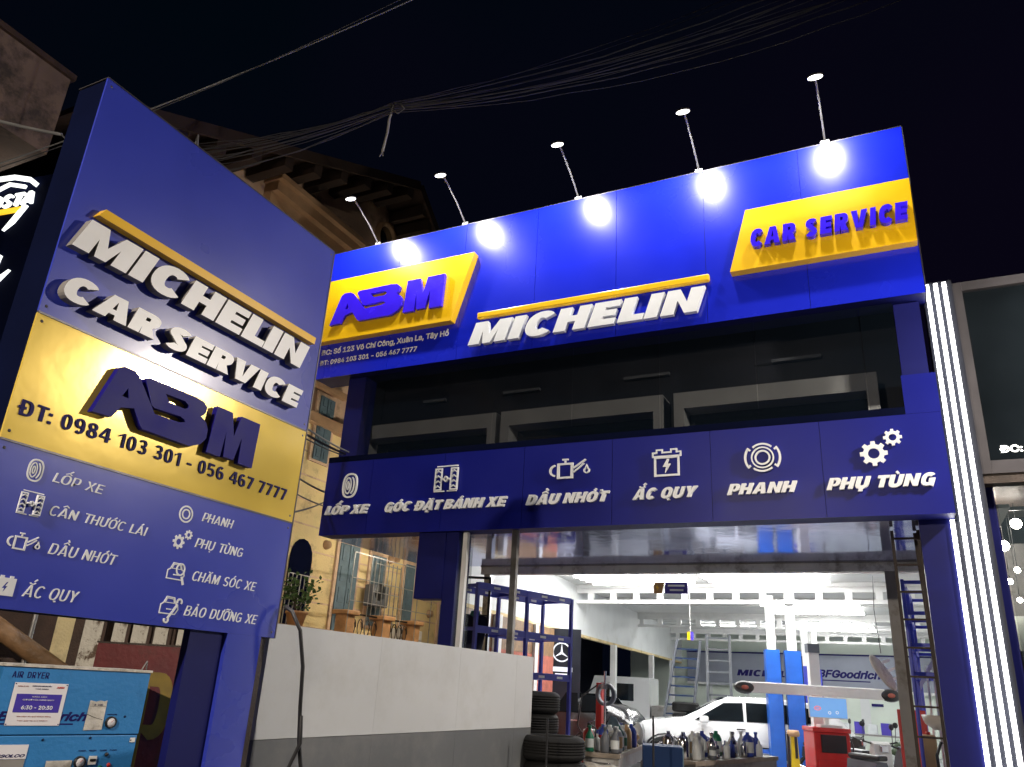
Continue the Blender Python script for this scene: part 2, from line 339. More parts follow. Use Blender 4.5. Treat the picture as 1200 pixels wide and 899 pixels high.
    if c == '5': W_ = .40+.85*w; return W_, [strk([(W_*.92, 1-t/2), (w*.62, 1-t/2), (w*.5, .56)]+ell(W_/2, .31, W_/2-w/2, .31-t/2+.02, 100, -150, 14), (w+t)/2*.95)]
    if c == '2': W_ = .40+.85*w; return W_, [strk(ell(W_/2, .72, W_/2-w/2, .30-t/2, 165, -25, 12)+[(w*.55, t/2), (W_, t/2)], (w+t)/2*.95)]
    if c == '3':
        W_ = .40+.85*w; k = (w+t)/2; A = ell(W_/2, .27, W_/2, .29, -160, 80, 14); B = ell(W_/2-.01, .75, W_/2-.02, .27, -80, 155, 14)
        C_ = ell(W_/2-.01, .75, W_/2-.02-k, .27-t, 150, -90, 12); D_ = ell(W_/2, .27, W_/2-k, .29-t, 90, -150, 12)
        return W_, [[A+B+C_+[(W_*.36, .75-.27+t-.005), (W_*.36, .56-t+.005)]+D_]]
    if c in '69':
        W_ = .40+1.0*w; r = W_/2
        o = ell(r, .5, r, .52, 50, 270, 16)+ell(r, .31, r, .33, -85, 95, 12)[0:]+ell(r, .5, r-w, .52-t, 165, 50, 8)
        h = ell(r, .31, r-w, .33-t, 345, 0, 15)
        if c == '9': o = [(W_-p[0], 1-p[1]) for p in o]; h = [(W_-p[0], 1-p[1]) for p in h]
        return W_, [[o, h]]
    if c == '8':
        W_ = .40+1.0*w; r = W_/2
        o = ell(r, .27, r, .29, -270+20+180-20, 65, 1)[:0]+ell(r, .27, r, .29, -245, 65, 20)+ell(r, .76, r*.92, .26, -65, 245, 20)
        return W_, [[o, ell(r, .27, r-w, .29-t, 345, 0, 13), ell(r, .76, r*.92-w, .26-t*.9, 345, 0, 13)]]
    if c == '-': return .32, [[[(0, .33), (.32, .33), (.32, .33+t), (0, .33+t)]]]
    if c == ':': return w, [[[(0, 0), (w, 0), (w, w), (0, w)]], [[(0, .52), (w, .52), (w, .52+w), (0, .52+w)]]]
    return None
def compose(ch, w):
    """one character with its accents -> (width, groups of contours)"""
    if ch == 'Đ': return glyph('Đ', w)
    d = unicodedata.normalize('NFD', ch); W_, g = glyph(d[0], w); g = list(g); z = 1.07; c = W_/2; k = .09 if w < .2 else .11
    for a in d[1:]:
        if a == '\u0323': g.append([[(c-w*.42, -.24), (c+w*.42, -.24), (c+w*.42, -.24+w*.7), (c-w*.42, -.24+w*.7)]])
        elif a == '\u031b':
            g.append(strk([(W_-.03+w*.42, .84), (W_+w*.5, .98), (W_+w*.42, 1.14)], w*.55))
        elif a == '\u0302': g.append(strk([(c-.22, z+.02), (c, z+.20), (c+.22, z+.02)], k)); z2 = z+.27; z = z2
        elif a == '\u0306': g.append(strk(ell(c, z+.17, .2, .15, 190, 350, 8, 2), k)); z += .24
        elif a == '\u0301': g.append(strk([(c-.04+(.1 if z > 1.1 else 0), z+.0), (c+.12+(.1 if z > 1.1 else 0), z+.20)], k*1.25))
        elif a == '\u0300': g.append(strk([(c+.04+(.1 if z > 1.1 else 0), z+.0), (c-.12+(.1 if z > 1.1 else 0), z+.20)], k*1.25))
        elif a == '\u0303': g.append(strk([(c-.22, z+.03), (c-.09, z+.13), (c+.07, z+.05), (c+.2, z+.15)], k)); z += .2
        elif a == '\u0309': g.append(strk([(c-.1, z+.18), (c+.06, z+.2), (c+.06, z+.08), (c-.02, z)], k*.8)); z += .2
    return W_, g
GC = {}
def word(s, x0, x1, z, h, m, parent, yf, depth, w=.28, shear=0, gap=.10, space=.38, part='letter', sidem=None, single=False, tilt=0):
    """set a line of raised letters between x0 and x1, baseline z, cap height h; faces at yf, backs at yf+depth"""
    adv = 0; items = []
    for ch in s:
        if ch == ' ': adv += space; continue
        W_, g = compose(ch, w); items.append((ch, adv, g)); adv += W_+gap*(.35 if ch in 'CFPLT' else 1)
    tot = adv-gap; eff = (x1-x0-shear*h)/tot
    big = MB()
    for ch, a, g in items:
        if single:
            for grp in g: big.prism([[(x0+(a+p[0])*eff+shear*p[1]*h, z+p[1]*h) for p in l] for l in grp], yf, yf+depth)
            continue
        key = (ch, w, round(h, 3), round(eff, 4), shear, depth, m.name)
        if key not in GC:
            mb = MB()
            for grp in g: mb.prism([[(p[0]*eff+shear*p[1]*h, p[1]*h) for p in l] for l in grp], 0, depth)
            me = mb.mesh(part, m)
            if sidem:
                me.materials.append(sidem)
                for p in me.polygons:
                    if abs(p.normal.y) < .5: p.material_index = 1
            GC[key] = me
        link(part, GC[key], parent, (x0+a*eff, yf, z))
    if single: return big.build(part, m, parent)
try: FONT = bpy.data.fonts.load(os.path.join(bpy.utils.resource_path('LOCAL'), 'datafiles', 'fonts', 'Inter.woff2'))
except Exception: FONT = None
def ftext(s, x0, x1, z, h, m, parent, y, shear=0, bold=.0, part='lettering', depth=.002, split=False):
    """small print: Blender's own font, laid between x0 and x1 on the sign face"""
    c = bpy.data.curves.new('t', 'FONT'); c.body = s; c.resolution_u = 2
    if FONT: c.font = FONT
    c.size = 1; c.shear = shear; c.bevel_depth = bold; c.bevel_resolution = 0; c.extrude = .01
    o = bpy.data.objects.new('t', c); COL.objects.link(o); dg = bpy.context.evaluated_depsgraph_get()
    me = bpy.data.meshes.new_from_object(o.evaluated_get(dg)); bpy.data.objects.remove(o)
    xs = [v.co.x for v in me.vertices]; a, b = min(xs), max(xs); sx = (x1-x0)/(b-a); sz = h/.72; zs = max(abs(v.co.z) for v in me.vertices)
    for v in me.vertices:
        p = v.co.copy(); v.co = Vector(((p.x-a)*sx, -p.z/zs*depth/2, p.y*sz))
    me.name = part; me.materials.clear(); me.materials.append(m)
    for p in me.polygons: p.material_index = 0
    if not split:
        o = link(part, me, parent, (x0, y-depth/2, z)); o['kind'] = 'stuff'; return o
    import collections
    root = list(range(len(me.vertices)))
    def find(a):
        while root[a] != a: root[a] = root[root[a]]; a = root[a]
        return a
    for p in me.polygons:
        a = find(p.vertices[0])
        for v in p.vertices: root[find(v)] = a
    comp = collections.defaultdict(list)
    for p in me.polygons: comp[find(p.vertices[0])].append(p)
    k = sx/sz*shear; L_ = []
    for ps in comp.values():
        xx = [me.vertices[v].co.x-k*me.vertices[v].co.z for p in ps for v in p.vertices]; L_.append([min(xx), max(xx), ps])
    L_.sort(key=lambda q: q[0]); out = []
    for q in L_:
        if out and (min(q[1], out[-1][1])-q[0]) > .4*min(q[1]-q[0], out[-1][1]-out[-1][0]): out[-1][1] = max(q[1], out[-1][1]); out[-1][2] += q[2]
        else: out.append(q)
    for a, b_, ps in out:
        idx = {}; mb = MB()
        for p in ps:
            for v in p.vertices: idx.setdefault(v, len(idx))
        mb.add([me.vertices[v].co for v in idx], [tuple(idx[v] for v in p.vertices) for p in ps]); mb.build('letter', m, parent, (x0, y-depth/2, z))

# icons: strokes in a unit box centred on 0, each stroke a hair prouder than the last
def icon(name, groups, cx, cz, s, m, parent, y, d=.012, sx=1):
    mb = MB()
    for i, g in enumerate(groups): mb.prism([[(cx+p[0]*s*sx, cz+p[1]*s) for p in l] for l in g], y-d-i*.0007, y)
    return mb.build(name, m, parent)
def poly(*p): return [list(p)]
def gear(cx, cy, r, n, k=.42):
    o = []
    for i in range(n):
        for da, rr in ((-.30, .76), (-.2, 1), (.2, 1), (.30, .76)):
            a = (i+da)*2*math.pi/n; o.append((cx+r*rr*math.cos(a), cy+r*rr*math.sin(a)))
    return [o, ell(cx, cy, r*k, r*k, 345, 0, 15, 2)]
I_TYRE = [ring(0, 0, .36, .5, .07, 28, 2.6), ring(-.09, 0, .17, .34, .05, 24), ring(-.09, 0, .075, .18, .045, 18), strk(ell(-.02, 0, .22, .37, -62, 62, 10, 2), .05)]
def _axle():
    g = [poly((-.45, .5), (.5, .5), (.5, .545), (-.45, .545)), poly((-.52, -.5), (-.05, -.5), (-.05, -.46), (-.52, -.46)), poly((.08, -.5), (.5, -.5), (.5, -.46), (.08, -.46))]
    for sx in (-.36, .36):
        g.append(strk([(sx-.14, -.42), (sx+.14, -.42), (sx+.14, .42), (sx-.14, .42)], .05, True))
        for k in range(4):
            zz = -.3+k*.2
            g.append(poly((sx-.10, zz-.05), (sx+.0, zz+.02), (sx+.0, zz+.07), (sx-.10, zz))); g.append(poly((sx+.02, zz+.0), (sx+.11, zz-.06), (sx+.11, zz-.01), (sx+.02, zz+.05)))
    g += [ring(0, 0, .09, .12, .045, 16), poly((-.20, -.03), (-.10, -.03), (-.10, .03), (-.20, .03)), poly((.10, -.03), (.20, -.03), (.20, .03), (.10, .03))]
    return g
I_AXLE = _axle()
I_OIL = [strk([(-.28, -.38), (.22, -.38), (.22, .28), (-.28, .28)], .09, True), strk(ell(-.36, -.02, .22, .26, 100, 260, 10, 2), .08), poly((-.06, .33), (.0, .33), (.0, .45), (-.06, .45)), poly((-.14, .455), (.08, .455), (.08, .53), (-.14, .53)),
         strk([(.27, .05), (.72, .44)], .07), strk([(.27, -.14), (.45, .02), (.66, .26)], .06), strk(ell(.76, -.1, .09, .11, 60, -240, 12, 2)+[(.76, .15)], .055, True)]
I_BATT = [strk([(-.42, -.45), (.42, -.45), (.42, .20), (-.42, .20)], .07, True), strk([(-.5, .24), (.5, .24), (.5, .38), (.36, .38), (.36, .48), (.16, .48), (.16, .38), (-.16, .38), (-.16, .48), (-.36, .48), (-.36, .38), (-.5, .38)], .055, True),
          poly((.02, .14), (-.14, -.14), (-.02, -.14), (-.06, -.36), (.14, -.04), (.02, -.04), (.10, .14))]
I_BATTS = [[[(-.5, -.45), (.5, -.45), (.5, .40), (.34, .40), (.34, .5), (.14, .5), (.14, .40), (-.14, .40), (-.14, .5), (-.34, .5), (-.34, .40), (-.5, .40)], [(.04, .2), (-.14, -.1), (-.02, -.1), (-.06, -.32), (.14, 0), (.02, 0), (.12, .2)]]]
I_DISC = [ring(0, 0, .22, .22, .05), ring(0, 0, .32, .32, .04), strk(ell(0, 0, .46, .46, 35, 145, 12, 2), .0)[:0] or strk(ell(0, 0, .48, .48, -38, 38, 12, 2), .06), strk(ell(0, 0, .48, .48, 142, 218, 12, 2), .06),
          strk(ell(0, 0, .40, .40, 50, 130, 12, 2), .05), strk(ell(0, 0, .40, .40, 230, 310, 12, 2), .05), strk([(.33, .22), (.41, .28)], .05), strk([(-.33, .22), (-.41, .28)], .05), strk([(.33, -.22), (.41, -.28)], .05), strk([(-.33, -.22), (-.41, -.28)], .05)]
I_RING = [ring(0, 0, .5, .5, .09), ring(0, 0, .30, .30, .08)]
I_GEAR = [gear(-.2, -.12, .40, 8), gear(.38, .36, .27, 8)]
CARB = [strk([(-.5, -.32), (.36, -.32), (.5, -.1), (.44, .1), (.32, .14), (.2, .4), (-.24, .42), (-.36, .14), (-.5, .06)], .05, True), strk([(-.2, .36), (.16, .34), (.24, .16), (-.28, .16)], .035, True), strk([(-.14, -.12), (.12, -.12)], .05)]
I_MAG = CARB+[ring(.22, .16, .27, .30, .07, 20), strk([(.36, -.16), (.52, -.52)], .10)]
I_WREN = CARB+[strk([(.0, -.52), (.42, .12)], .10), strk(ell(.50, .24, .13, .13, -30, 210, 10, 2)+[], .08), strk(ell(-.06, -.6, .11, .11, 150, 400, 10, 2), .07)]
AB = [[(0, 0), (.088, .93), (.115, 1), (.182, 1), (.215, .93), (.355, .36), (.52, .38), (.56, .43), (.55, .47), (.52, .5), (.345, .47), (.325, .5), (.255, .93), (.273, .99), (.60, 1.0), (.66, .97), (.69, .88), (.685, .75), (.66, .66), (.705, .57), (.725, .45), (.725, .26), (.69, .1), (.62, 0), (.303, 0), (.285, .05), (.226, .32), (.15, .25), (.11, .02)],
      [(.396, .82), (.53, .83), (.56, .78), (.56, .72), (.54, .68), (.43, .68)], [(.142, .46), (.182, .46), (.165, .64)]]
MM = [[(.745, 0), (.764, 1), (.885, 1), (.925, .52), (.96, 1), (1.119, 1), (1.111, 0), (.996, 0), (.99, .55), (.955, .03), (.875, .03), (.862, .55), (.85, 0)]]
def abm(x, z, wd, h, m, parent, yf, depth, sidem):
    for L in (AB, MM):
        mb = MB().prism([[(p[0]/1.119*wd, p[1]*h) for p in l] for l in L], 0, depth); me = mb.mesh('letter', m); me.materials.append(sidem)
        for p in me.polygons:
            if abs(p.normal.y) < .5: p.material_index = 1
        link('letter', me, parent, (x, yf, z))

# ================================================================== ground
struct('ground', MB().add([(-150, -150, 0), (150, -150, 0), (150, 150, 0), (-150, 150, 0)], [(0, 1, 2, 3)]), M['asphalt'])
struct('pavement', MB().box((-30, 4.6, -.1), (14, 8.9, .12)), M['pave'])
struct('kerb', MB().box((-30, 4.45, -.1), (14, 4.595, .125)), M['steel'] if 0 else M['pave'])

# ================================================================== pylon sign
T = thing('pylon_sign', 'tall blue and yellow pylon sign at left with white raised letters and service list', 'sign', (-3.6, 2.0, 0), R(90))
bx('sign_box', (.003, .012, 1.84), (1.952, .24, 4.59), M['sidedark'], T)
bx('blue_panel', (0, 0, 3.194), (1.955, .012, 4.596), M['pylonblue'], T)
bx('yellow_panel', (0, 0, 2.562), (1.955, .012, 3.184), M['yellowp'], T)
bx('blue_panel', (0, 0, 1.837), (1.955, .012, 2.552), M['pylonblue'], T)
for z in (2.552, 3.184): bx('trim_strip', (0, -.004, z), (1.955, .011, z+.010), M['aluframe'], T)
bx('edge_trim', (1.9555, -.004, 1.835), (1.963, .24, 4.598), M['aluframe'], T); bx('edge_trim', (-.002, -.004, 4.5965), (1.955, .24, 4.602), M['aluframe'], T)
bx('post', (1.565, .0, 0), (1.842, .235, 1.8365), M['pylonblue'], T)
bx('base_panel', (1.31, .025, 0), (1.5645, .075, 1.8365), M['navy'], T)
bx('steel_tube', (1.860, .02, 0), (1.905, .10, 1.8365), M['darkiron'], T)
MB().prism([[(.127, 3.792), (1.845, 3.787), (1.853, 3.838), (.157, 3.845)]], -.05, 0).build('yellow_bar', M['yellow'], T)
word('MICHELIN', .03, 1.795, 3.562, .182, M['letterw'], T, -.060, .05, w=.32, shear=.36, gap=.05, sidem=M['side'])
word('CAR SERVICE', .035, 1.80, 3.288, .134, M['letterw'], T, -.060, .05, w=.33, shear=.30, gap=.045, space=.26, sidem=M['side'])
abm(.365, 2.80, 1.12, .285, M['letterbp'], T, -.045, .036, M['letterbp'])
word('ĐT: 0984 103 301 - 056 467 7777', .038, 1.857, 2.684, .074, M['printn'], T, -.006, .006, w=.17, gap=.16, space=.36, part='digit')
P = T
for z_ in (1.87, 2.52, 2.60, 3.15, 3.23, 4.56):
    for x_ in (.03, 1.925): MB().lathe([(0, -.003), (.006, -.002), (.008, -.0003)], (x_, 0, z_), 10, axis='y').build('rivet', M['aluframe'], T)
def svc(g, nm, cx, cz, s, txt, x0, x1, z, h):
    icon(nm, g, cx, cz, s, M['printw'], P, 0, .003, sx=1.3 if nm == 'oil_can_icon' else 1)
    word(txt, x0, x1, z, h, M['printw'], P, -.003, .003, w=.125, shear=.25, gap=.13, space=.42)
svc(I_TYRE, 'tyre_icon', .197, 2.457, .107, 'LỐP XE', .290, .567, 2.427, .045)
svc(I_AXLE, 'axle_icon', .216, 2.303, .105, 'CÂN THƯỚC LÁI', .312, .872, 2.273, .046)
svc(I_OIL, 'oil_can_icon', .222, 2.128, .080, 'DẦU NHỚT', .360, .726, 2.100, .050)
svc(I_BATTS, 'battery_icon', .205, 1.932, .090, 'ẮC QUY', .291, .572, 1.899, .052)
svc(I_RING, 'disc_icon', 1.097, 2.438, .096, 'PHANH', 1.215, 1.456, 2.424, .050)
svc(I_GEAR, 'gear_icon', 1.105, 2.294, .100, 'PHỤ TÙNG', 1.201, 1.576, 2.274, .051)
svc(I_MAG, 'car_check_icon', 1.110, 2.120, .115, 'CHĂM SÓC XE', 1.223, 1.728, 2.093, .052)
svc(I_WREN, 'car_repair_icon', 1.112, 1.940, .118, 'BẢO DƯỠNG XE', 1.217, 1.782, 1.904, .053)

# ================================================================== upper shop sign
F = thing('shop_sign', 'long bright blue sign across the top of the shopfront with two yellow plaques', 'sign', (0, 9, 0))
X0, X1, Z0, Z1 = -8.19, .515, 6.018, 8.30
bx('sign_box', (X0+.005, .012, Z0+.004), (X1-.005, .42, Z1-.004), M['navy'], F)
xs = [X1-1.22*k for k in range(8)]; xs = [x for x in xs if x > X0]+[X0]
for a, b in zip(xs[1:], xs[:-1]): bx('panel', (a+.003, 0, Z0), (b-.003, .012, Z1), M['signblue'], F)
bx('edge_trim', (X1+.0005, -.003, Z0), (X1+.010, .42, Z1), M['aluframe'], F)
bx('edge_trim', (X0, -.003, Z1+.0005), (X1, .42, Z1+.010), M['aluframe'], F)
MB().prism([[(X0+.02, 6.60), (-5.655, 6.60), (-5.34, 7.69), (X0+.02, 7.69)]], -.13, -.001).build('yellow_plaque', M['yellow'], F)
abm(-7.888, 6.835, 2.10, .54, M['letterb'], F, -.19, .052, M['letterb'])
ftext('ĐC: Số 123 Võ Chí Công, Xuân La, Tây Hồ', -8.13, -5.742, 6.425, .118, M['letterw'], F, -.001, bold=.03)
ftext('ĐT: 0984 103 301 - 056 467 7777', -8.13, -6.285, 6.250, .105, M['letterw'], F, -.001, bold=.03)
MB().box((-5.245, -.075, 6.582), (-1.875, -.001, 6.682), bev=.02).build('yellow_bar', M['yellow'], F)
word('MICHELIN', -5.345, -1.925, 6.163, .338, M['letterw'], F, -.10, .07, w=.31, shear=.34, gap=.085)
MB().prism([[(-1.60, 6.615), (.500, 6.615), (.508, 7.462), (-1.372, 7.470)]], -.13, -.001).build('yellow_plaque', M['yellow'], F)
word('CAR SERVICE', -1.33, .455, 6.872, .235, M['letterb'], F, -.21, .075, w=.31, shear=.10, gap=.16, space=.42)

# five floodlights on arms
def lamp(x, label):
    t = thing('sign_lamp', label, 'floodlight', (x, 9.05, 8.31), group='floodlights on arms along the top of the shop sign')
    MB().box((-.05, -.04, 0), (.05, .06, .05)).build('mount', M['steel'], t)
    MB().tube([(0, 0, .02), (0, -.30, .22), (0, -.62, .37), (0, -.76, .42)], .014, 8).build('arm', M['cablel'], t)
    h = MB().lathe([(0, .022), (.06, .02), (.088, .005), (.092, -.015), (0, -.018)], n=20).build('head', M['aluframe'], t, (0, -.85, .40), (R(10), 0, 0)); h.scale = (1.1, .75, 1)
    MB().lathe([(0, -.034), (.05, -.031), (.080, -.0185), (0, -.0185)], n=20).build('lens', M['lens'], h)
    ld = bpy.data.lights.new('lamp_light', 'SPOT') if 'lamp_light' not in bpy.data.lights else bpy.data.lights['lamp_light']
    ld.energy = LAMP_W; ld.color = (1, .98, .93); ld.spot_size = R(160); ld.spot_blend = .5; ld.shadow_soft_size = .065
    lo = bpy.data.objects.new('lamp_light', ld); COL.objects.link(lo); lo.parent = h; lo.location = (0, 0, -.10); lo.rotation_euler = (R(8), 0, 0)
    return t
L0 = lamp(-.36, 'lit floodlight at the right, above the words on the right yellow plaque')
for x, l in ((-1.975, 'second lit floodlight from the right, above plain blue left of the yellow plaque'), (-3.74, 'middle one of the five lit floodlights on the shop sign'),
             (-5.64, 'lit floodlight second from the left, just right of the left yellow plaque'), (-7.30, 'leftmost lit floodlight, above the left yellow plaque and next to the pylon sign')):
    c = copy_tree(L0); c.location.x = x; c['label'] = l

# ================================================================== lower band sign
Bn = thing('service_band_sign', 'blue band sign over the garage opening with six white icons and service words', 'sign', (0, 9, 0))
bz0, bz1 = 3.512, 4.60
bx('sign_box', (-7.655, .012, bz0+.003), (.483, .30, bz1+.06), M['navy'], Bn)
xs = [.488-1.22*k for k in range(7)]+[-7.66]
for a, b in zip(xs[1:], xs[:-1]): bx('panel', (a+.003, 0, bz0), (b-.003, .012, bz1), M['bandblue'], Bn)
bx('top_rail', (-7.66, -.002, bz1+.002), (.15, .05, 4.685), M['sidedark'], Bn); bx('panel', (.151, .0, bz1+.002), (.488, .05, 5.05), M['bandblue'], Bn)
for txt, x0, x1, h in (('LỐP XE', -7.575, -6.79, .128), ('GÓC ĐẶT BÁNH XE', -6.53, -4.595, .132), ('DẦU NHỚT', -4.325, -3.20, .13), ('ẮC QUY', -2.90, -2.105, .13), ('PHANH', -1.775, -1.005, .125), ('PHỤ TÙNG', -.71, .372, .13)):
    word(txt, x0, x1, 3.803, h, M['letterw'], Bn, -.045, .04, w=.29, shear=.36, gap=.09, space=.34)
for nm, g, cx, cz, s in (('tyre_icon', I_TYRE, -7.18, 4.222, .37), ('axle_icon', I_AXLE, -5.548, 4.22, .35), ('oil_can_icon', I_OIL, -3.78, 4.235, .27), ('battery_icon', I_BATT, -2.473, 4.235, .34), ('disc_icon', I_DISC, -1.36, 4.22, .40), ('gear_icon', I_GEAR, -.135, 4.22, .345)):
    icon(nm, g, cx, cz, s, M['letterw'], Bn, -.02, .02, sx=1.38 if nm == 'oil_can_icon' else 1)

# ================================================================== shop building
B_ = thing('shop_building', 'dark two storey garage building carrying the blue signs, brightly lit white workshop inside', 'building', (0, 9, 0))
def wx(y): return -7.5-.09*(y-14.4)          # the left workshop wall leans outwards with depth
# upper storey (local y = world y - 9)
bx('upper_wall', (-7.58, .9, 4.685), (.44, 1.1, 8.25), M['darkclad'], B_)
bx('roof', (-7.6, 1.1, 8.05), (.5, 28, 8.2), M['darkclad'], B_)
bx('side_wall', (-7.62, .45, 4.30), (-7.46, 28, 8.05), M['darkclad'], B_); bx('side_wall', (.3, .45, 4.30), (.45, 28, 8.05), M['darkclad'], B_)
bx('upper_floor', (-7.45, .32, 4.32), (.29, 28, 4.44), M['darkclad'], B_)
bx('corner_panel', (-7.62, .16, 4.69), (-7.29, .44, 6.015), M['navy'], B_); bx('corner_panel', (.17, .22, 5.055), (.44, .44, 6.015), M['navy'], B_)
for a, b in ((-7.285, -6.2), (-6.2, -5.0), (-5.0, -3.8), (-3.8, -2.6), (-2.6, -1.4), (-1.4, -.2), (-.2, .165)):
    bx('glass_pane', (a+.004, .15, 4.69), (b-.004, .162, 6.012), M['tint'], B_)
for a, b in ((-7.53, -5.13), (-5.045, -2.66), (-2.515, -.09)):
    mb = MB(); t_ = .20
    mb.box((a, .50, 5.10), (b, .85, 5.32)); mb.box((a, .50, 4.45), (a+.13, .85, 5.0995)); mb.box((b-.13, .50, 4.45), (b, .85, 5.0995))
    w_ = mb.build('window_surround', M['frame'], B_)
    bx('window_pane', (a+.131, .80, 4.45), (b-.131, .83, 5.099), M['darkwin'], w_)
for x, y, l in ((-5.2, .62, .6), (-3.3, .62, .65), (-1.3, .62, .6), (-6.6, .6, .4)): bx('glass_reflection_bar', (x, y+.18, 5.72), (x+l, y+.24, 5.76), M['greyb'], B_)  # dim grey bars standing in for faint reflections in the tinted glass
# soffit and opening
bx('soffit', (-7.655, .305, 3.515), (.47, 3.05, 3.53), M['soffit'], B_); bx('soffit_edge', (-7.655, .30, 3.532), (.47, 3.05, 3.60), M['navy'], B_)
bx('lintel', (-6.60, 3.055, 3.38), (.44, 3.20, 3.62), M['frame2'], B_)
bx('soffit_trim', (-6.6, 3.03, 3.50), (.44, 3.053, 3.5145), M['greypaint'], B_)
bx('frame_post', (-6.53, 3.056, 0), (-6.42, 3.18, 3.379), M['steel'], B_); bx('frame_post', (-.31, 3.056, 0), (-.18, 3.18, 3.379), M['greypaint'], B_)
bx('front_post', (-4.56, .10, 0), (-4.485, .17, 3.511), M['greypaint'], B_)
bx('corner_column', (-5.52, .06, .0), (-5.33, .40, 3.511), M['navy'], B_)
bx('hanging_panel', (-5.95, .05, 2.64), (-5.525, .30, 3.511), M['navy'], B_)
bx('corner_glass', (-5.325, .12, 0), (-5.29, .4, 3.511), M['clear'], B_); bx('glass_post', (-5.285, .1, 0), (-5.22, .16, 3.511), M['beam'], B_)
bx('right_pillar', (.145, .30, 0), (.44, .75, 3.511), M['bandblue'] if 0 else M['navy'], B_)
# workshop shell
def quad(name, pts, m, th=(0, 0, .05)):
    t = Vector(th); p = [Vector(q) for q in pts]; vs = p+[q+t for q in p]; n = len(p)
    return MB().add(vs, [tuple(range(n)), tuple(range(2*n-1, n-1, -1))]+[(i, i+n, (i+1) % n+n, (i+1) % n) for i in range(n)]).build(name, m, B_)
yb = lambda x: 36.5-(x+10.5)*2/11-9.0      # back wall, local y
y0 = 3.21
L_a, L_b = wx(y0+9), wx(36.3)
quad('workshop_floor', [(L_a-3.5, .2, .02), (2.5, .2, .02), (2.5, 27.6, .02), (-12.5, 27.6, .02)], M['floor'], (0, 0, -.04))
quad('workshop_ceiling', [(L_a, y0, 4.22), (1.3, y0, 4.22), (.9, yb(.9), 4.22), (L_b, yb(L_b), 4.22)], M['ceil'])
quad('wall_header', [(L_a, y0, 3.0), (L_b, yb(L_b), 3.0), (L_b, yb(L_b), 4.219), (L_a, y0, 4.219)], M['whitewall'], (-.12, 0, 0))
quad('header_moulding', [(L_a+.002, y0, 2.93), (L_b+.002, yb(L_b)-.01, 2.93), (L_b+.002, yb(L_b)-.01, 2.998), (L_a+.002, y0, 2.998)], M['housey'], (-.14, 0, 0))
quad('back_wall', [(L_b-2.5, yb(L_b-2.5), 0), (1.5, yb(1.5), 0), (1.5, yb(1.5), 4.218), (L_b-2.5, yb(L_b-2.5), 4.218)], M['greenwhite'], (0, .15, 0))
quad('right_wall', [(.55, y0, 0), (.95, yb(.95)-.01, 0), (.95, yb(.95)-.01, 4.218), (.55, y0, 4.218)], M['whitewall'], (.12, 0, 0))
for Y in (14.4, 16.6, 19.0, 23.8, 29.4, 33.5): bx('wall_pillar', (wx(Y)-.02, Y-9-.08, 0), (wx(Y)+.14, Y-9+.08, 2.929), M['beam'], B_)
# left stretch behind the racks is closed by a beige wall with a red dado
quad('inner_wall', [(-7.35, y0, 2.3), (-7.76, 9.6, 2.3), (-7.76, 9.6, 2.929), (-7.35, y0, 2.929)], M['bronze'], (-.05, 0, 0))
quad('inner_wall', [(-7.35, y0, 0), (-7.76, 9.6, 0), (-7.76, 9.6, 2.298), (-7.35, y0, 2.298)], M['redbrick'], (-.05, 0, 0))
# castellated beams
def beam(Y, xl, xr, slope):
    n = int((xr-xl)/.62); d = (xr-xl)/n; zb, zt = 3.75, 4.12
    mb = MB(); mb.box((xl, -.05, zb), (xr, .05, zb+.085)); mb.box((xl, -.05, zt-.11), (xr, .05, zt))
    for k in range(n+1): mb.box((xl+k*d-.075, -.045, zb+.0852), (xl+k*d+.075, .045, zt-.1102))
    mb.box((xl, -.09, zt+.001), (xr, .09, 4.2185))
    o = mb.build('ceiling_beam', M['beam'], B_, (0, 0, 0)); o.rotation_euler = (0, 0, slope); o.location = (xr, Y-9, 0); o.data.transform(Matrix.Translation((-xr, 0, 0)))
beam(19.6, -8.25, .6, R(-3)); beam(24.0, -8.4, .7, R(-3)) if 0 else None
beam(26.95, -9.2, .7, R(-3)); beam(33.2, -9.6, .8, R(-3)); beam(15.4, -7.5, .55, R(-1)) if 0 else None
for Y in (13.2, 14.4, 15.6, 16.8, 18.0, 21.2, 22.8, 24.4, 29, 31): bx('ceiling_batten', (wx(Y)+.05, Y-9-.03, 4.175), (.55, Y-9+.03, 4.2195), M['beam'], B_)
# back wall lower fittings
for x0, x1, z0_, z1_, m in ((-2.25, -1.05, .9, 1.93, 'whitewall'), (-8.2, -8.1, 0, 2.15, 'whitewall'), (-6.6, -6.5, 0, 2.1, 'whitewall'), (-3.4, -2.55, .4, 1.9, 'banner')):
    mb = MB().box((x0, yb(x0)-.06, z0_), (x1, yb(x0)-.02, z1_)); mb.build('wall_board', M[m], B_)
for x0, x1, z in ((-1.85, -1.4, 1.62), (-3.1, -2.75, 1.45)): bx('wall_notice', (x0, yb(x0)-.075, z), (x1, yb(x0)-.062, z+.1), M['printn'], B_)

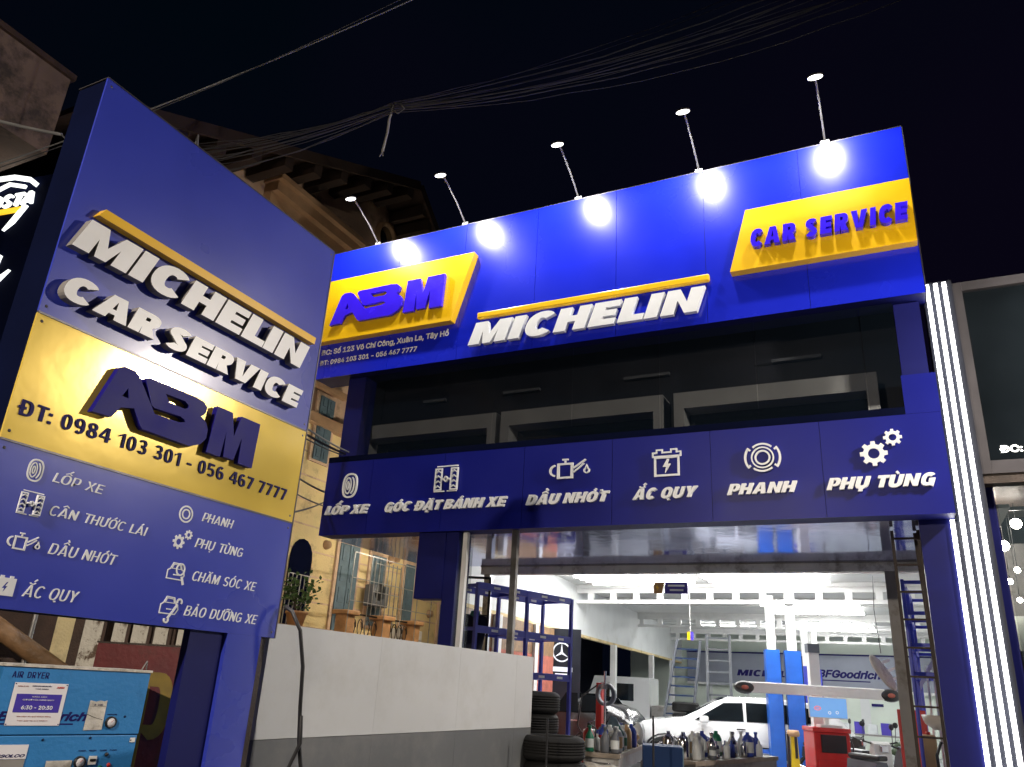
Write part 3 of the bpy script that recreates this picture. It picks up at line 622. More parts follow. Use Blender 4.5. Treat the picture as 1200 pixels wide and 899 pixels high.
# tube lights on the ceiling: long rows
k = 0
tube = None
spots = [(-5.9+j*.0, Y) for j in range(1) for Y in (16.8, 17.3, 17.75, 18.15, 18.6, 19.05)]+[(-2.9, Y) for Y in (16.8, 17.3, 17.75, 18.15, 18.6, 19.05)]+[(-2.6, Y) for Y in (23.7, 24.4, 25.1, 25.8)]+[(-2.6, Y) for Y in (28.2, 29.4, 30.6, 32.0)]+[(-6.0, Y) for Y in (28.0, 31.0)]
near = ['nearest', 'second nearest', 'third nearest', 'fourth nearest', 'fifth nearest', 'sixth nearest']
for k, (x, Y) in enumerate(spots):
    if tube is None:
        t = thing('ceiling_tube_light', '', 'tube light', (x, Y, 4.17), group='rows of lit tube lights under the workshop ceiling')
        bx('housing', (-1.3, -.05, -.02), (1.3, .05, .004), M['white'], t); bx('tube', (-1.28, -.04, -.06), (1.28, .04, -.0205), M['tube'], t)
        tube = t
    else: t = copy_tree(tube); t.location = (x, Y, 4.17)
    if k < 6: l = f'tube light on the front left workshop ceiling, {near[k]} the entrance'
    elif k < 12: l = f'tube light on the front right workshop ceiling, {near[k-6]} the entrance'
    elif k < 16: l = f'lit tube light behind the first pierced ceiling beam, {near[k-12]} that beam'
    else: l = f'tube light added deep inside to brighten the back wall, {near[k-16]} the first beam'  # extra tubes put in for more light on the back wall
    t['label'] = l

# back banners
def banner(x0, x1, name_l, txt, tx0, tx1, z, h, sh, under):
    yy = yb((x0+x1)/2)+9; ang = -math.atan2(2, 11); t = thing('wall_banner', name_l, 'banner', ((x0+x1)/2, yy-.25, 0), ang, 'grey banners on the back wall')
    c = (x0+x1)/2; bx('board', (x0-c, 0, 2.2), (x1-c, .05, 3.40), M['banner'], t); bx('top_rail', (x0-c, -.03, 3.402), (x1-c, .05, 3.46), M['navy'], t)
    word(txt, tx0-c, tx1-c, z, h, M['printn'], t, -.006, .005, w=.28, shear=sh, gap=.1, part='letter') if txt.isupper() else ftext(txt, tx0-c, tx1-c, z, h, M['printn'], t, -.003, shear=.3, bold=.035, split=True)
    if under: bx('underline', (tx0-c, -.008, z-.14), (tx1-c-.4, -.001, z-.10), M['printn'], t)
    bx('bottom_rail', (x0-c, -.03, 2.11), (x1-c, .05, 2.198), M['beam'], t)
banner(-9.2, -3.95, 'grey back wall banner with heavy navy capitals, left of the blue lift columns', 'MICHELIN', -6.97, -4.3, 2.52, .24, .3, False)
banner(-3.93, .4, 'grey back wall banner with a navy underlined word, right of the lift columns', 'BFGoodrich', -3.75, -1.40, 2.60, .36, .3, True)

# LED light column at the right end
t = thing('led_light_column', 'tall grey pilaster with glowing white light strips at the right end of the shop', 'light strips', (0, 9.3, 0))
bx('backing', (.50, 0, 0), (.80, .3, 6.27), M['darkclad'], t)
bx('backing', (.445, .005, 0), (.498, .3, 3.50), M['darkclad'], t)
for x, zt in ((.458, 3.50), (.549, 6.24), (.636, 6.24), (.722, 6.24)):
    bx('light_strip', (x-.019, -.03, .02), (x+.019, -.001, zt), M['led'], t)

# grey and white fence wall in front
t = thing('panel_fence', 'low fence wall of white boards over dark grey ones beside the pylon sign', 'wall', (-3.66, 3.95, 0), R(90))
ys = [0.03, 1.25, 2.47, 3.62, 4.02]
for a, b in zip(ys[:-1], ys[1:]):
    bx('white_board', (a+.0008, 0, 1.252), (b-.0008, .07, 1.93), M['wallw'], t); bx('grey_board', (a+.0008, 0, 0), (b-.0008, .07, 1.248), M['wallg'], t)

# ================================================================== tyres
def tyre_mesh():
    W_, Ro, Ri = .225, .335, .205; prof = [(Ri, .02), (Ri+.02, 0), (Ri+.07, -.002), (Ro-.03, .012), (Ro-.008, .035)]
    for zz in (.06, .085, .11, .135, .16): prof += [(Ro, zz), (Ro-.010, zz+.004), (Ro-.010, zz+.010), (Ro, zz+.014)]
    prof += [(Ro-.008, W_-.035), (Ro-.03, W_-.012), (Ri+.07, W_+.002), (Ri+.02, W_), (Ri, W_-.02), (Ri+.03, W_/2), (Ri, .02)]
    return MB().lathe(prof, n=40).mesh('tyre', M['black'])
TM = tyre_mesh(); ordn = ['bottom', 'second lowest', 'third lowest', 'fourth lowest', 'fifth lowest', 'second from the top', 'topmost']
def tyre(x, y, z, label, sc=1, g='black tyres stacked by the front wall'):
    o = link('tyre', TM, None, (x, y, z), (0, 0, random.random()*6), (sc, sc, 1)); tag(o, label, 'tyre', g); return o
for k in range(7): tyre(-4.00+random.uniform(-.015, .015), 8.67+random.uniform(-.015, .015), .02+k*.2245, f'black car tyre, {ordn[k]} in the taller rear stack by the white fence')
lb = ['bottom', 'second lowest', 'third lowest', 'second from the top', 'topmost']
for k in range(5): tyre(-3.46+random.uniform(-.02, .02), 8.00+random.uniform(-.02, .02)+.12, .02+k*.2345, f'black car tyre, {lb[k]} in the shorter front stack nearest the street', 1.03)

# thin black posts and tools at the front
for x, y, h, l in ((-2.51, 8.44, 1.43, 'thin black upright pole in front of the bench with rags'), (-3.27, 7.5, 1.36, 'thin black upright pole beside the tyre stacks')):
    t = thing('thin_pole', l, 'pole', (x, y, .12)); MB().tube([(0, 0, .03), (.0, 0, h-.12)], .011, 8).build('rod', M['blackpl'], t); MB().lathe([(0, .03), (.14, .02), (.15, 0), (0, 0)], n=20).build('base', M['blackpl'], t)

# ================================================================== benches with bottles
def bench(x, y, rz, L_, W_, h, label):
    t = thing('workbench', label, 'workbench', (x, y, .02), rz, 'steel workbenches in the garage entrance')
    bx('top', (0, 0, h-.05), (L_, W_, h), M['wood'], t); bx('apron', (.02, .02, h-.20), (L_-.02, W_-.02, h-.051), M['greypaint'], t)
    for a, b in ((.03, .03), (L_-.09, .03), (.03, W_-.09), (L_-.09, W_-.09)): bx('leg', (a, b, 0), (a+.06, b+.06, h-.2005), M['greypaint'], t)
    return t
b1 = bench(-3.43, 10.12, R(100), 2.7, .48, .90, 'left steel workbench crowded with bottles and rags, drawer facing the street')
MB().box((.0195, .06, .74), (.010, .40, .83)).build('drawer', M['steel'], b1); MB().tube([(.0, .12, .76), (-.02, .12, .79), (-.02, .34, .79), (.0, .34, .76)], .008, 6).build('drawer_handle', M['chrome'], b1)
b2 = bench(-2.50, 10.11, R(76), 2.4, .55, .90, 'right steel workbench with silver and white bottles in front of the white car')
def bottle_mesh(kind):
    if kind == 0: pr = [(0, 0), (.05, 0), (.055, .02), (.055, .17), (.03, .22), (.018, .24), (.018, .27), (.024, .272), (.024, .30), (0, .30)]
    elif kind == 1: pr = [(0, 0), (.07, 0), (.075, .02), (.075, .20), (.055, .25), (.025, .27), (.025, .30), (0, .30)]
    else: pr = [(0, 0), (.04, 0), (.042, .01), (.042, .13), (.036, .15), (.014, .16), (.014, .2), (0, .2)]
    mb = MB().lathe(pr, n=14)
    if kind == 1: mb.tube([(.05, 0, .24), (.095, 0, .22), (.09, 0, .12), (.07, 0, .09)], .012, 6)
    return mb
BM = {}
def bottle(x, y, z, kind, m, label, lab=None):
    kk = (kind, m)
    t = thing('bottle', label, 'bottle', (x, y, z), random.random()*6, 'oil and fluid bottles on the workbenches')
    if kk not in BM: BM[kk] = bottle_mesh(kind).mesh('body', M[m])
    link('body', BM[kk], t)
    if lab:
        r = (.0565, .0765, .0435)[kind]; key = ('l', kind, lab)
        if key not in BM: BM[key] = MB().lathe([(r, .05), (r, (.15, .18, .11)[kind])], n=14).mesh('label_sleeve', M[lab])
        link('label_sleeve', BM[key], t)
u1 = Vector((math.cos(R(100)), math.sin(R(100)))); v1 = Vector((-u1.y, u1.x)); o1 = Vector((-3.43, 10.12))
def on1(a, b): p = o1+u1*a+v1*b; return p.x, p.y, .921
for a, b, kd, m, l, s in ((.10, .40, 0, 'green', 'green plastic bottle standing at the left front corner of the left workbench', 'whiteb'), (.08, .20, 0, 'greyb', 'dark grey bottle, left one of two alike at the front of the left workbench', None),
    (.10, .08, 0, 'greyb', 'dark grey bottle with a pale sleeve at the front right of the left workbench', 'whiteb'), (.36, .10, 1, 'whiteb', 'large milky bottle with a tan sleeve near the front of the left workbench', 'tanb'),
    (.62, .12, 1, 'teal', 'teal bottle with pale sleeve in the middle of the left workbench', 'whiteb'), (.9, .10, 0, 'whiteb', 'white bottle with green sleeve past the teal bottle on the left workbench', 'green'),
    (1.2, .10, 1, 'tanb', 'tan canister beyond the middle of the left workbench', None), (1.55, .08, 1, 'blueb', 'blue canister under the heap of rags on the left workbench', None), (2.4, .10, 1, 'whiteb', 'white canister at the far end of the left workbench', None),
    (.30, .34, 2, 'whiteb', 'small white bottle behind the green bottle on the left workbench', None), (.45, .26, 2, 'tanb', 'small tan bottle at the middle left of the left workbench', None)):
    x, y, z = on1(a, b); bottle(x, y, z, kd, m, l, s)
u2 = Vector((math.cos(R(76)), math.sin(R(76)))); v2 = Vector((-u2.y, u2.x)); o2 = Vector((-2.50, 10.11))
def on2(a, b): p = o2+u2*a+v2*b; return p.x, p.y, .921
for a, b, kd, m, l, s in ((.12, .42, 1, 'chrome', 'silver flask at the left front corner of the right workbench', None), (.12, .22, 1, 'chrome', 'silver flask second from the left on the right workbench', None), (.30, .32, 1, 'whiteb', 'pale flask behind the two silver flasks on the right workbench', None),
    (.62, .36, 1, 'whiteb', 'white canister with an orange round label on the right workbench', 'tanb'), (.95, .40, 1, 'blueb', 'blue canister with pale sleeve in the middle of the right workbench', 'whiteb'), (1.3, .38, 1, 'green', 'green canister right of the blue one on the right workbench', 'whiteb'),
    (1.6, .30, 0, 'whiteb', 'white bottle past the green canister on the right workbench', None), (1.85, .28, 0, 'whiteb', 'white bottle second from the far end of the right workbench', None), (2.15, .20, 2, 'whiteb', 'small white bottle with a red sleeve at the far end of the right workbench', 'red')):
    x, y, z = on2(a, b); bottle(x, y, z, kd, m, l, s)
ORD = 'first second third fourth fifth sixth seventh eighth ninth tenth eleventh twelfth thirteenth fourteenth fifteenth sixteenth'.split()
rd2 = random.Random(21)
for k in range(16):
    x, y, z = on1(.45+k*.115, rd2.uniform(.2, .42)); bottle(x, y, z, rd2.choice((0, 1, 2, 2)), rd2.choice(('whiteb', 'greyb', 'chrome', 'blueb', 'tanb', 'teal')), f'small bottle, {ORD[k]} from the street end in the back row of the left workbench', rd2.choice((None, 'whiteb', 'red')))
for k in range(13):
    x, y, z = on2(.25+k*.15, rd2.uniform(.04, .22)); bottle(x, y, z, rd2.choice((0, 2, 2, 1)), rd2.choice(('whiteb', 'chrome', 'chrome', 'blueb', 'greyb')), f'small bottle, {ORD[k]} from the street end along the right side of the right workbench', rd2.choice((None, 'whiteb')))
def heap(name, cx, cy, cz, r, m, label, cat, sq=.6, n=3, seed=1):
    rd = random.Random(seed); bm = bmesh.new(); bmesh.ops.create_icosphere(bm, subdivisions=n, radius=1)
    ph = [rd.uniform(0, 6) for _ in range(9)]
    for v in bm.verts:
        p = v.co; k_ = 1+.22*math.sin(4*p.x+ph[0])*math.cos(5*p.y+ph[1])+.15*math.sin(9*p.z+ph[2]+3*p.x)+.08*math.sin(14*p.y+ph[3])
        v.co = Vector((p.x*k_*r[0], p.y*k_*r[1], max(-.15, p.z)*k_*r[2]))
    me = bpy.data.meshes.new(name); bm.to_mesh(me); bm.free(); me.materials.append(m)
    for p in me.polygons: p.use_smooth = True
    o = link(name, me, None, (cx, cy, cz)); tag(o, label, cat, 'crumpled rags and bags'); return o
x, y, z = on1(1.75, .25); heap('rag_heap', x, y, z+.05, (.22, .38, .22), M['tanb'], 'tan crumpled rags heaped on the left workbench', 'rags', seed=3)
x, y, z = on1(1.35, .33); heap('rag_heap', x, y, z+.04, (.20, .28, .27), M['blueb'] if 0 else M['shutter'], 'grey blue crumpled cloth behind the bottles on the left workbench', 'cloth', seed=5)
heap('rag_heap', -3.05, 10.7, .45, (.16, .22, .34), M['peeled'], 'pale worn cloth bag hanging below the edge of the left workbench', 'bag', seed=8)
heap('rag_heap', -3.55, 9.75, .62, (.3, .2, .20), M['tape'], 'pale crumpled bags piled low in front of the left workbench', 'bags', seed=9)
# red cabinet under the left bench, blue vented box
t = thing('red_tool_chest', 'red metal tool chest standing left of the left workbench behind the tyres', 'tool chest', (-4.35, 10.6, .02), R(10))
bx('body', (0, 0, 0), (.7, .5, .85), M['red'], t, bev=.01)
for k in range(4): bx('drawer', (.03, -.015, .08+k*.19), (.67, -.001, .25+k*.19), M['red'], t)
t = thing('blue_vented_box', 'dark blue steel box with a paler vented side in front of the right workbench', 'box', (-2.78, 8.95, .02), R(18))
bx('body', (0, 0, 0), (.42, .42, 1.10), M['cabdark'], t, bev=.008); bx('vented_side', (.421, .02, .02), (.432, .40, 1.09), M['shutter'], t)
for k in range(9):
    for j in (0, 1): bx('vent_slot', (.4325, .07+j*.16, .55+k*.055), (.436, .17+j*.16, .57+k*.055), M['cabdark'], t)

# ================================================================== fire extinguisher
t = thing('fire_extinguisher', 'red fire extinguisher with a yellow band standing between the tyres and the left workbench', 'fire extinguisher', (-4.52, 11.9, .62))
MB().lathe([(0, 0), (.075, .0), (.08, .02), (.08, .42), (.05, .48), (.02, .50), (0, .50)], n=20).build('cylinder', M['red'], t)
MB().lathe([(.0815, .24), (.0815, .32)], n=20).build('band', M['yellowjack'], t); bx('valve', (-.02, -.02, .50), (.02, .02, .56), M['blackpl'], t)
MB().bar((-.02, 0, .56), (.09, 0, .60), .02, .012).build('lever', M['chrome'], t); MB().tube([(.02, 0, .54), (.11, 0, .5), (.11, 0, .2)], .010, 6).build('hose', M['blackpl'], t)
t = thing('drum_stand', 'low dark steel stand that carries the fire extinguisher', 'stand', (-4.52, 11.9, .02)); bx('plate', (-.2, -.2, .57), (.2, .2, .599), M['darkiron'], t)
for a in (-.17, .15):
    for b in (-.17, .15): bx('leg', (a, b, 0), (a+.03, b+.03, .5695), M['darkiron'], t)
# tyre changer
t = thing('tyre_changer', 'red and grey tyre changing machine beside the left workshop pillars', 'machine', (-5.65, 14.3, .02), R(-10))
bx('base', (0, 0, 0), (.6, .7, .75), M['red'], t, bev=.02); MB().lathe([(0, .95), (.3, .95), (.32, .90), (.1, .88), (.1, .75), (0, .75)], (.3, .3, 0), 24).build('turntable', M['steel'], t)
bx('column', (.05, .55, .75), (.17, .68, 1.75), M['red'], t, bev=.01); MB().bar((.11, .60, 1.68), (.45, .2, 1.68), .08).build('swing_arm', M['greypaint'], t); MB().tube([(.42, .24, 1.95), (.42, .24, 1.0)], .022, 8).build('mounting_rod', M['chrome'], t)
MB().lathe([(.14, -.04), (.2, -.04), (.2, .04), (.14, .04), (.14, -.04)], (.35, .4, 1.55), 20, axis='y').build('wheel_guard', M['greyb'], t)
MB().tube([(.1, .5, 1.7), (-.1, .3, 1.5), (-.12, .2, 1.0), (.1, .1, .8)], .015, 6).build('air_hose', M['blackpl'], t)

# ================================================================== blue racks
def rack(x, y, rz, L_, D_, zs, label, bays=2):
    t = thing('storage_rack', label, 'rack', (x, y, .02), rz, 'blue steel racks')
    for k in range(bays+1):
        for b in (0, D_): bx('upright', (k*L_/bays-.025, b-.025, 0), (k*L_/bays+.025, b+.025, zs[-1]+.04), M['rackblue'] if b == 0 or 1 else M['navy'], t)
        for z in zs: MB().bar((k*L_/bays, .026, z), (k*L_/bays, D_-.026, z), .03, .05).build('cross_tie', M['rackblue'], t)
    for z in zs:
        for b in (0, D_):
            for k in range(bays):
                r = MB().box((k*L_/bays+.026, b-.02, z-.05), ((k+1)*L_/bays-.026, b+.02, z+.05)).build('rail', M['rackblue'], t)
                for q in (.35, .75):
                    xx = (k+q)*L_/bays; MB().box((xx-.07, b-.022-.001, z-.02), (xx+.07, b-.0205, z+.015)).build('rail_label', M['printw'], r)
    return t
rack(-5.78, 10.5, R(74), 2.25, .62, (1.77, 2.36, 2.98), 'empty blue steel rack behind the front post on the left, white tags on its rails')
rack(.38, 13.5, R(88), 2.4, .5, (2.1, 2.5, 2.95, 3.4), 'blue steel rack seen through the ladder at the right of the opening')
# clothes rail and jacket
t = thing('clothes_rail', 'black square tube frame behind the left front post', 'rail', (-6.3, 11.0, .02), R(25))
MB().bar((0, 0, 0), (0, 0, 3.15), .035).build('upright', M['blackpl'], t); MB().bar((.40, 0, 0), (.40, 0, 3.15), .035).build('upright', M['blackpl'], t); MB().bar((-.017, 0, 3.168), (.417, 0, 3.168), .035).build('top_bar', M['blackpl'], t)
MB().bar((.0175, 0, 2.6), (.3825, 0, 2.6), .02).build('hanging_bar', M['blackpl'], t)
o = MB(); ringn = []
prof = [(.02, .03, 2.62), (.16, .06, 2.58), (.19, .07, 2.45), (.17, .08, 2.1), (.20, .09, 1.7), (.19, .1, 1.3), (.16, .09, 1.25)]; vs = []; n = 20
for (a, b, z) in prof:
    for j in range(n):
        th = j*2*math.pi/n; k_ = 1+.13*math.sin(5*th+z*3); vs.append((a*k_*math.cos(th)-.28*(2.62-z)*.35, b*k_*math.sin(th), z))
o.add(vs, [(i*n+j, i*n+(j+1) % n, (i+1)*n+(j+1) % n, (i+1)*n+j) for i in range(len(prof)-1) for j in range(n)], True)
t = thing('hanging_jacket', 'dark navy jacket with a teal collar hanging on the black rail', 'jacket', (-6.12, 11.09, .02), R(25))
o.build('jacket_body', M['navyfab'], t); MB().lathe([(.05, 2.55), (.085, 2.60), (.07, 2.66), (.04, 2.64)], n=16).build('collar', M['teal'], t)

# ================================================================== front ladder and other ladders
def ladder(x, y, rz, w_, h, n, tilt, m, label, name='ladder', r=.016, g=None, feet=0):
    t = thing(name, label, 'ladder', (x, y, .02), rz, g)
    for s in (0, w_): MB().bar((s, 0, 0), (s, tilt, h), r*2, r*2.4).build('rail', m, t)
    for k in range(n):
        z = (k+.7)*h/n; MB().bar((r, tilt*z/h, z), (w_-r, tilt*z/h, z), r*1.3).build('rung', m, t)
    return t
ladder(-.13, 9.72, 0, .26, 3.47, 12, .03, M['darkiron'], 'narrow dark iron ladder rising beside the right pillar of the opening')
t = MB().bar((.17, 9.85, .02), (.10, 9.98, 3.5), .035, .035); tag(t.build('iron_rail', M['darkiron']), 'slim dark iron rail beside the narrow ladder', 'rail')
t = thing('ladder', 'wide dark stair ladder with navy rungs leaning in the back left of the workshop', 'ladder', (0, 0, 0))
ra, rb = (Vector((-5.50, 20.7, 2.95)), Vector((-6.30, 21.45, .03))), (Vector((-4.98, 20.95, 2.95)), Vector((-5.55, 21.75, .03)))
for r_ in (ra, rb): MB().bar(r_[0], r_[1], .13, .05, up=(1, 0, 0)).build('rail', M['greyb'], t)
for k in range(1, 13): MB().bar(ra[0].lerp(ra[1], k/13.2), rb[0].lerp(rb[1], k/13.2), .035).build('rung', M['cabdark'], t)
ladder(-5.15, 22.3, R(8), .6, 3.2, 11, .3, M['greyb'], 'grey steel ladder right of the blue grey ladder at the back', r=.035)
for k, z in enumerate((1.0, 1.25)): tyre(-5.3, 20.6, z, ('lower', 'upper')[k]+' black tyre lying on the stand in front of the back ladders', g='black tyres behind the white car')
t = thing('tyre_stand', 'dark steel stand under two tyres behind the white car', 'stand', (-5.3, 20.6, .02)); bx('plate', (-.3, -.3, .94), (.3, .3, .975), M['darkiron'], t)
for a in (-.27, .23):
    for b in (-.27, .23): bx('leg', (a, b, 0), (a+.04, b+.04, .9395), M['darkiron'], t)

# ================================================================== lifts
def lift(x, y, rz, w_, label, post, m='liftblue'):
    t = thing('lift_column', label, 'lift column', (x, y, .02), rz, 'blue vehicle lift columns')
    mb = MB(); mb.box((-w_/2, 0, .03), (w_/2, .05, 2.7)); mb.box((-w_/2, .0505, .03), (-w_/2+.05, .26, 2.7)); mb.box((w_/2-.05, .0505, .03), (w_/2, .26, 2.7)); mb.build('column', M[m], t)
    bx('base_plate', (-.3, -.1, 0), (.3, .4, .029), M[m], t); bx('carriage', (-w_/2+.06, .08, .5), (w_/2-.06, .3, 1.2), M['blackpl'], t)
    bx('extension_post', (-w_*.28, .06, 2.701), (w_*.28, .20, post), M['beam'], t)
    MB().bar((0, .3, .55), (-.9, .5, .55), .1, .08).build('arm', M[m], t); MB().bar((0, .3, .62), (.8, .6, .62), .1, .08).build('arm', M[m], t)
    MB().tube([(w_/2+.02, .1, 2.6), (w_/2+.03, .1, 1.4), (w_/2+.03, .1, .4)], .012, 6).build('hydraulic_hose', M['blackpl'], t)
lift(-3.00, 19.55, R(20), .31, 'nearest blue lift column, left of the others, with a pale post rising to the beam', 3.9)
lift(-2.60, 19.80, R(14), .36, 'second blue lift column, just right of the nearest one, wider face', 4.1)
lift(-3.32, 28.3, R(15), .36, 'third blue lift column, darker and farther back behind the second one', 4.1, 'rackblue')
lift(-3.30, 31.0, R(15), .30, 'farthest blue lift column, partly behind the alignment machine post', 4.1, 'rackblue')
t = thing('jack_stand', 'yellow jack with a black lever standing right of the nearest lift column', 'jack', (-2.50, 18.3, .02), R(20))
MB().prism([[(-.16, 0), (.16, 0), (.08, .45), (.06, .95), (-.06, .95), (-.08, .45)]], -.06, .06).build('body', M['yellowjack'], t); bx('lever', (.0, -.09, .55), (.05, -.061, .95), M['blackpl'], t); bx('side_plate', (-.14, -.04, .3), (-.09, .04, 1.0), M['blackpl'], t)
MB().lathe([(0, 0), (.11, .0), (.13, .05), (.11, .12), (0, .12)], (0, 0, .951), 16).build('saddle', M['mould'], t)
t = thing('oil_drainer', 'red oil draining tank behind the nearest lift column', 'oil drainer', (-3.05, 20.3, .02), R(20)); bx('tank', (-.28, 0, .1), (.28, .4, 1.0), M['red'], t, bev=.03)
for a in (-.2, .2): MB().lathe([(0, -.02), (.06, -.02), (.06, .02), (0, .02)], (a, .05, .06), 12, axis='x').build('castor', M['black'], t)
bx('drip_tray', (-.25, .02, 1.002), (.25, .38, 1.05), M['steel'], t)

# ================================================================== wheel aligner
t = thing('wheel_aligner', 'wheel alignment machine with red cabinet, blue lit monitor and a long pale camera beam', 'machine', (-1.72, 17.1, .02), R(25))
bx('cabinet', (-.34, -.25, .05), (.32, .35, 1.12), M['red'], t, bev=.02)
bx('tray', (-.36, -.28, 1.121), (.34, .36, 1.20), M['red'], t, bev=.015); bx('drawer_recess', (-.22, -.275, .78), (.24, -.252, 1.08), M['blackpl'], t)
for z in (.2, .36, .52): bx('drawer', (-.28, -.27, z), (.27, -.252, z+.13), M['red'], t)
mb = MB(); mb.box((-.2, -.26, 1.201), (.2, 0, 1.25)); mb.build('keyboard', M['white'], t)
bx('stem', (-.04, -.02, 1.2005), (.04, .05, 1.55), M['white'], t)
mn = MB().box((-.36, -.14, 1.36), (.36, -.10, 1.73), bev=.01).build('monitor', M['blackpl'] if 0 else M['white'], t)
bx('screen', (-.345, -.146, 1.375), (.345, -.1405, 1.715), M['screen'], mn); icon('screen_icon', [ring(0, 0, .5, .32, .12), strk([(-.5, 0), (.5, 0)], .1)], -.2, 1.53, .13, M['screenr'], mn, -.1465, .002)
icon('screen_icon', [ring(0, 0, .4, .4, .15)], .02, 1.46, .07, M['screenw'], mn, -.1465, .002); icon('screen_icon', [ring(0, 0, .4, .4, .15)], .16, 1.47, .07, M['screenw'], mn, -.1465, .002)
bx('post', (-.10, .42, 0), (.10, .58, 2.55), M['beam'], t); bx('post_cap', (-.115, .405, 2.551), (.115, .595, 2.72), M['greyb'], t)
MB().box((-1.35, .34, 1.74), (1.30, .41, 1.94), bev=.02).build('camera_beam', M['beam'], t)
for s in (-1.42, 1.40):
    o = MB().lathe([(0, -.05), (.13, -.05), (.17, 0), (.13, .05), (0, .05)], (0, 0, 0), 20, axis='y').build('camera_pod', M['blackpl'], t, (s, .36, 1.83)); o.scale = (1.2, 1, .72)
    MB().lathe([(0, -.056), (.06, -.056), (.06, -.0505)], (0, 0, 0), 16, axis='y').build('pod_emblem', M['redbrick'], o)
MB().tube([(.35, -.1, 1.1), (.42, -.1, .9), (.38, -.12, .3)], .015, 6).build('cable', M['blackpl'], t)
t = thing('wheel_clamp_arm', 'pale oval wheel clamp hanging tilted right of the alignment beam', 'wheel clamp', (-.58, 15.1, 2.17), R(20))
o = MB().lathe([(0, -.03), (.10, -.035), (.13, 0), (.10, .035), (0, .03)], (0, 0, 0), 20, axis='y').build('body', M['tape'], t, rot=(0, R(-34), 0)); o.scale = (.75, 1, 2.5)
for k in (-.12, .0, .12): MB().bar((.06-k*.7, 0, k*1.0+.02), (.20-k*.7, -.02, k*1.0+.08), .04).build('claw', M['beam'], t)
MB().tube([(0, 0, .3), (-.03, .02, 1.0), (0, 0, 1.57)], .006, 5).build('hanging_cord', M['blackpl'], t)

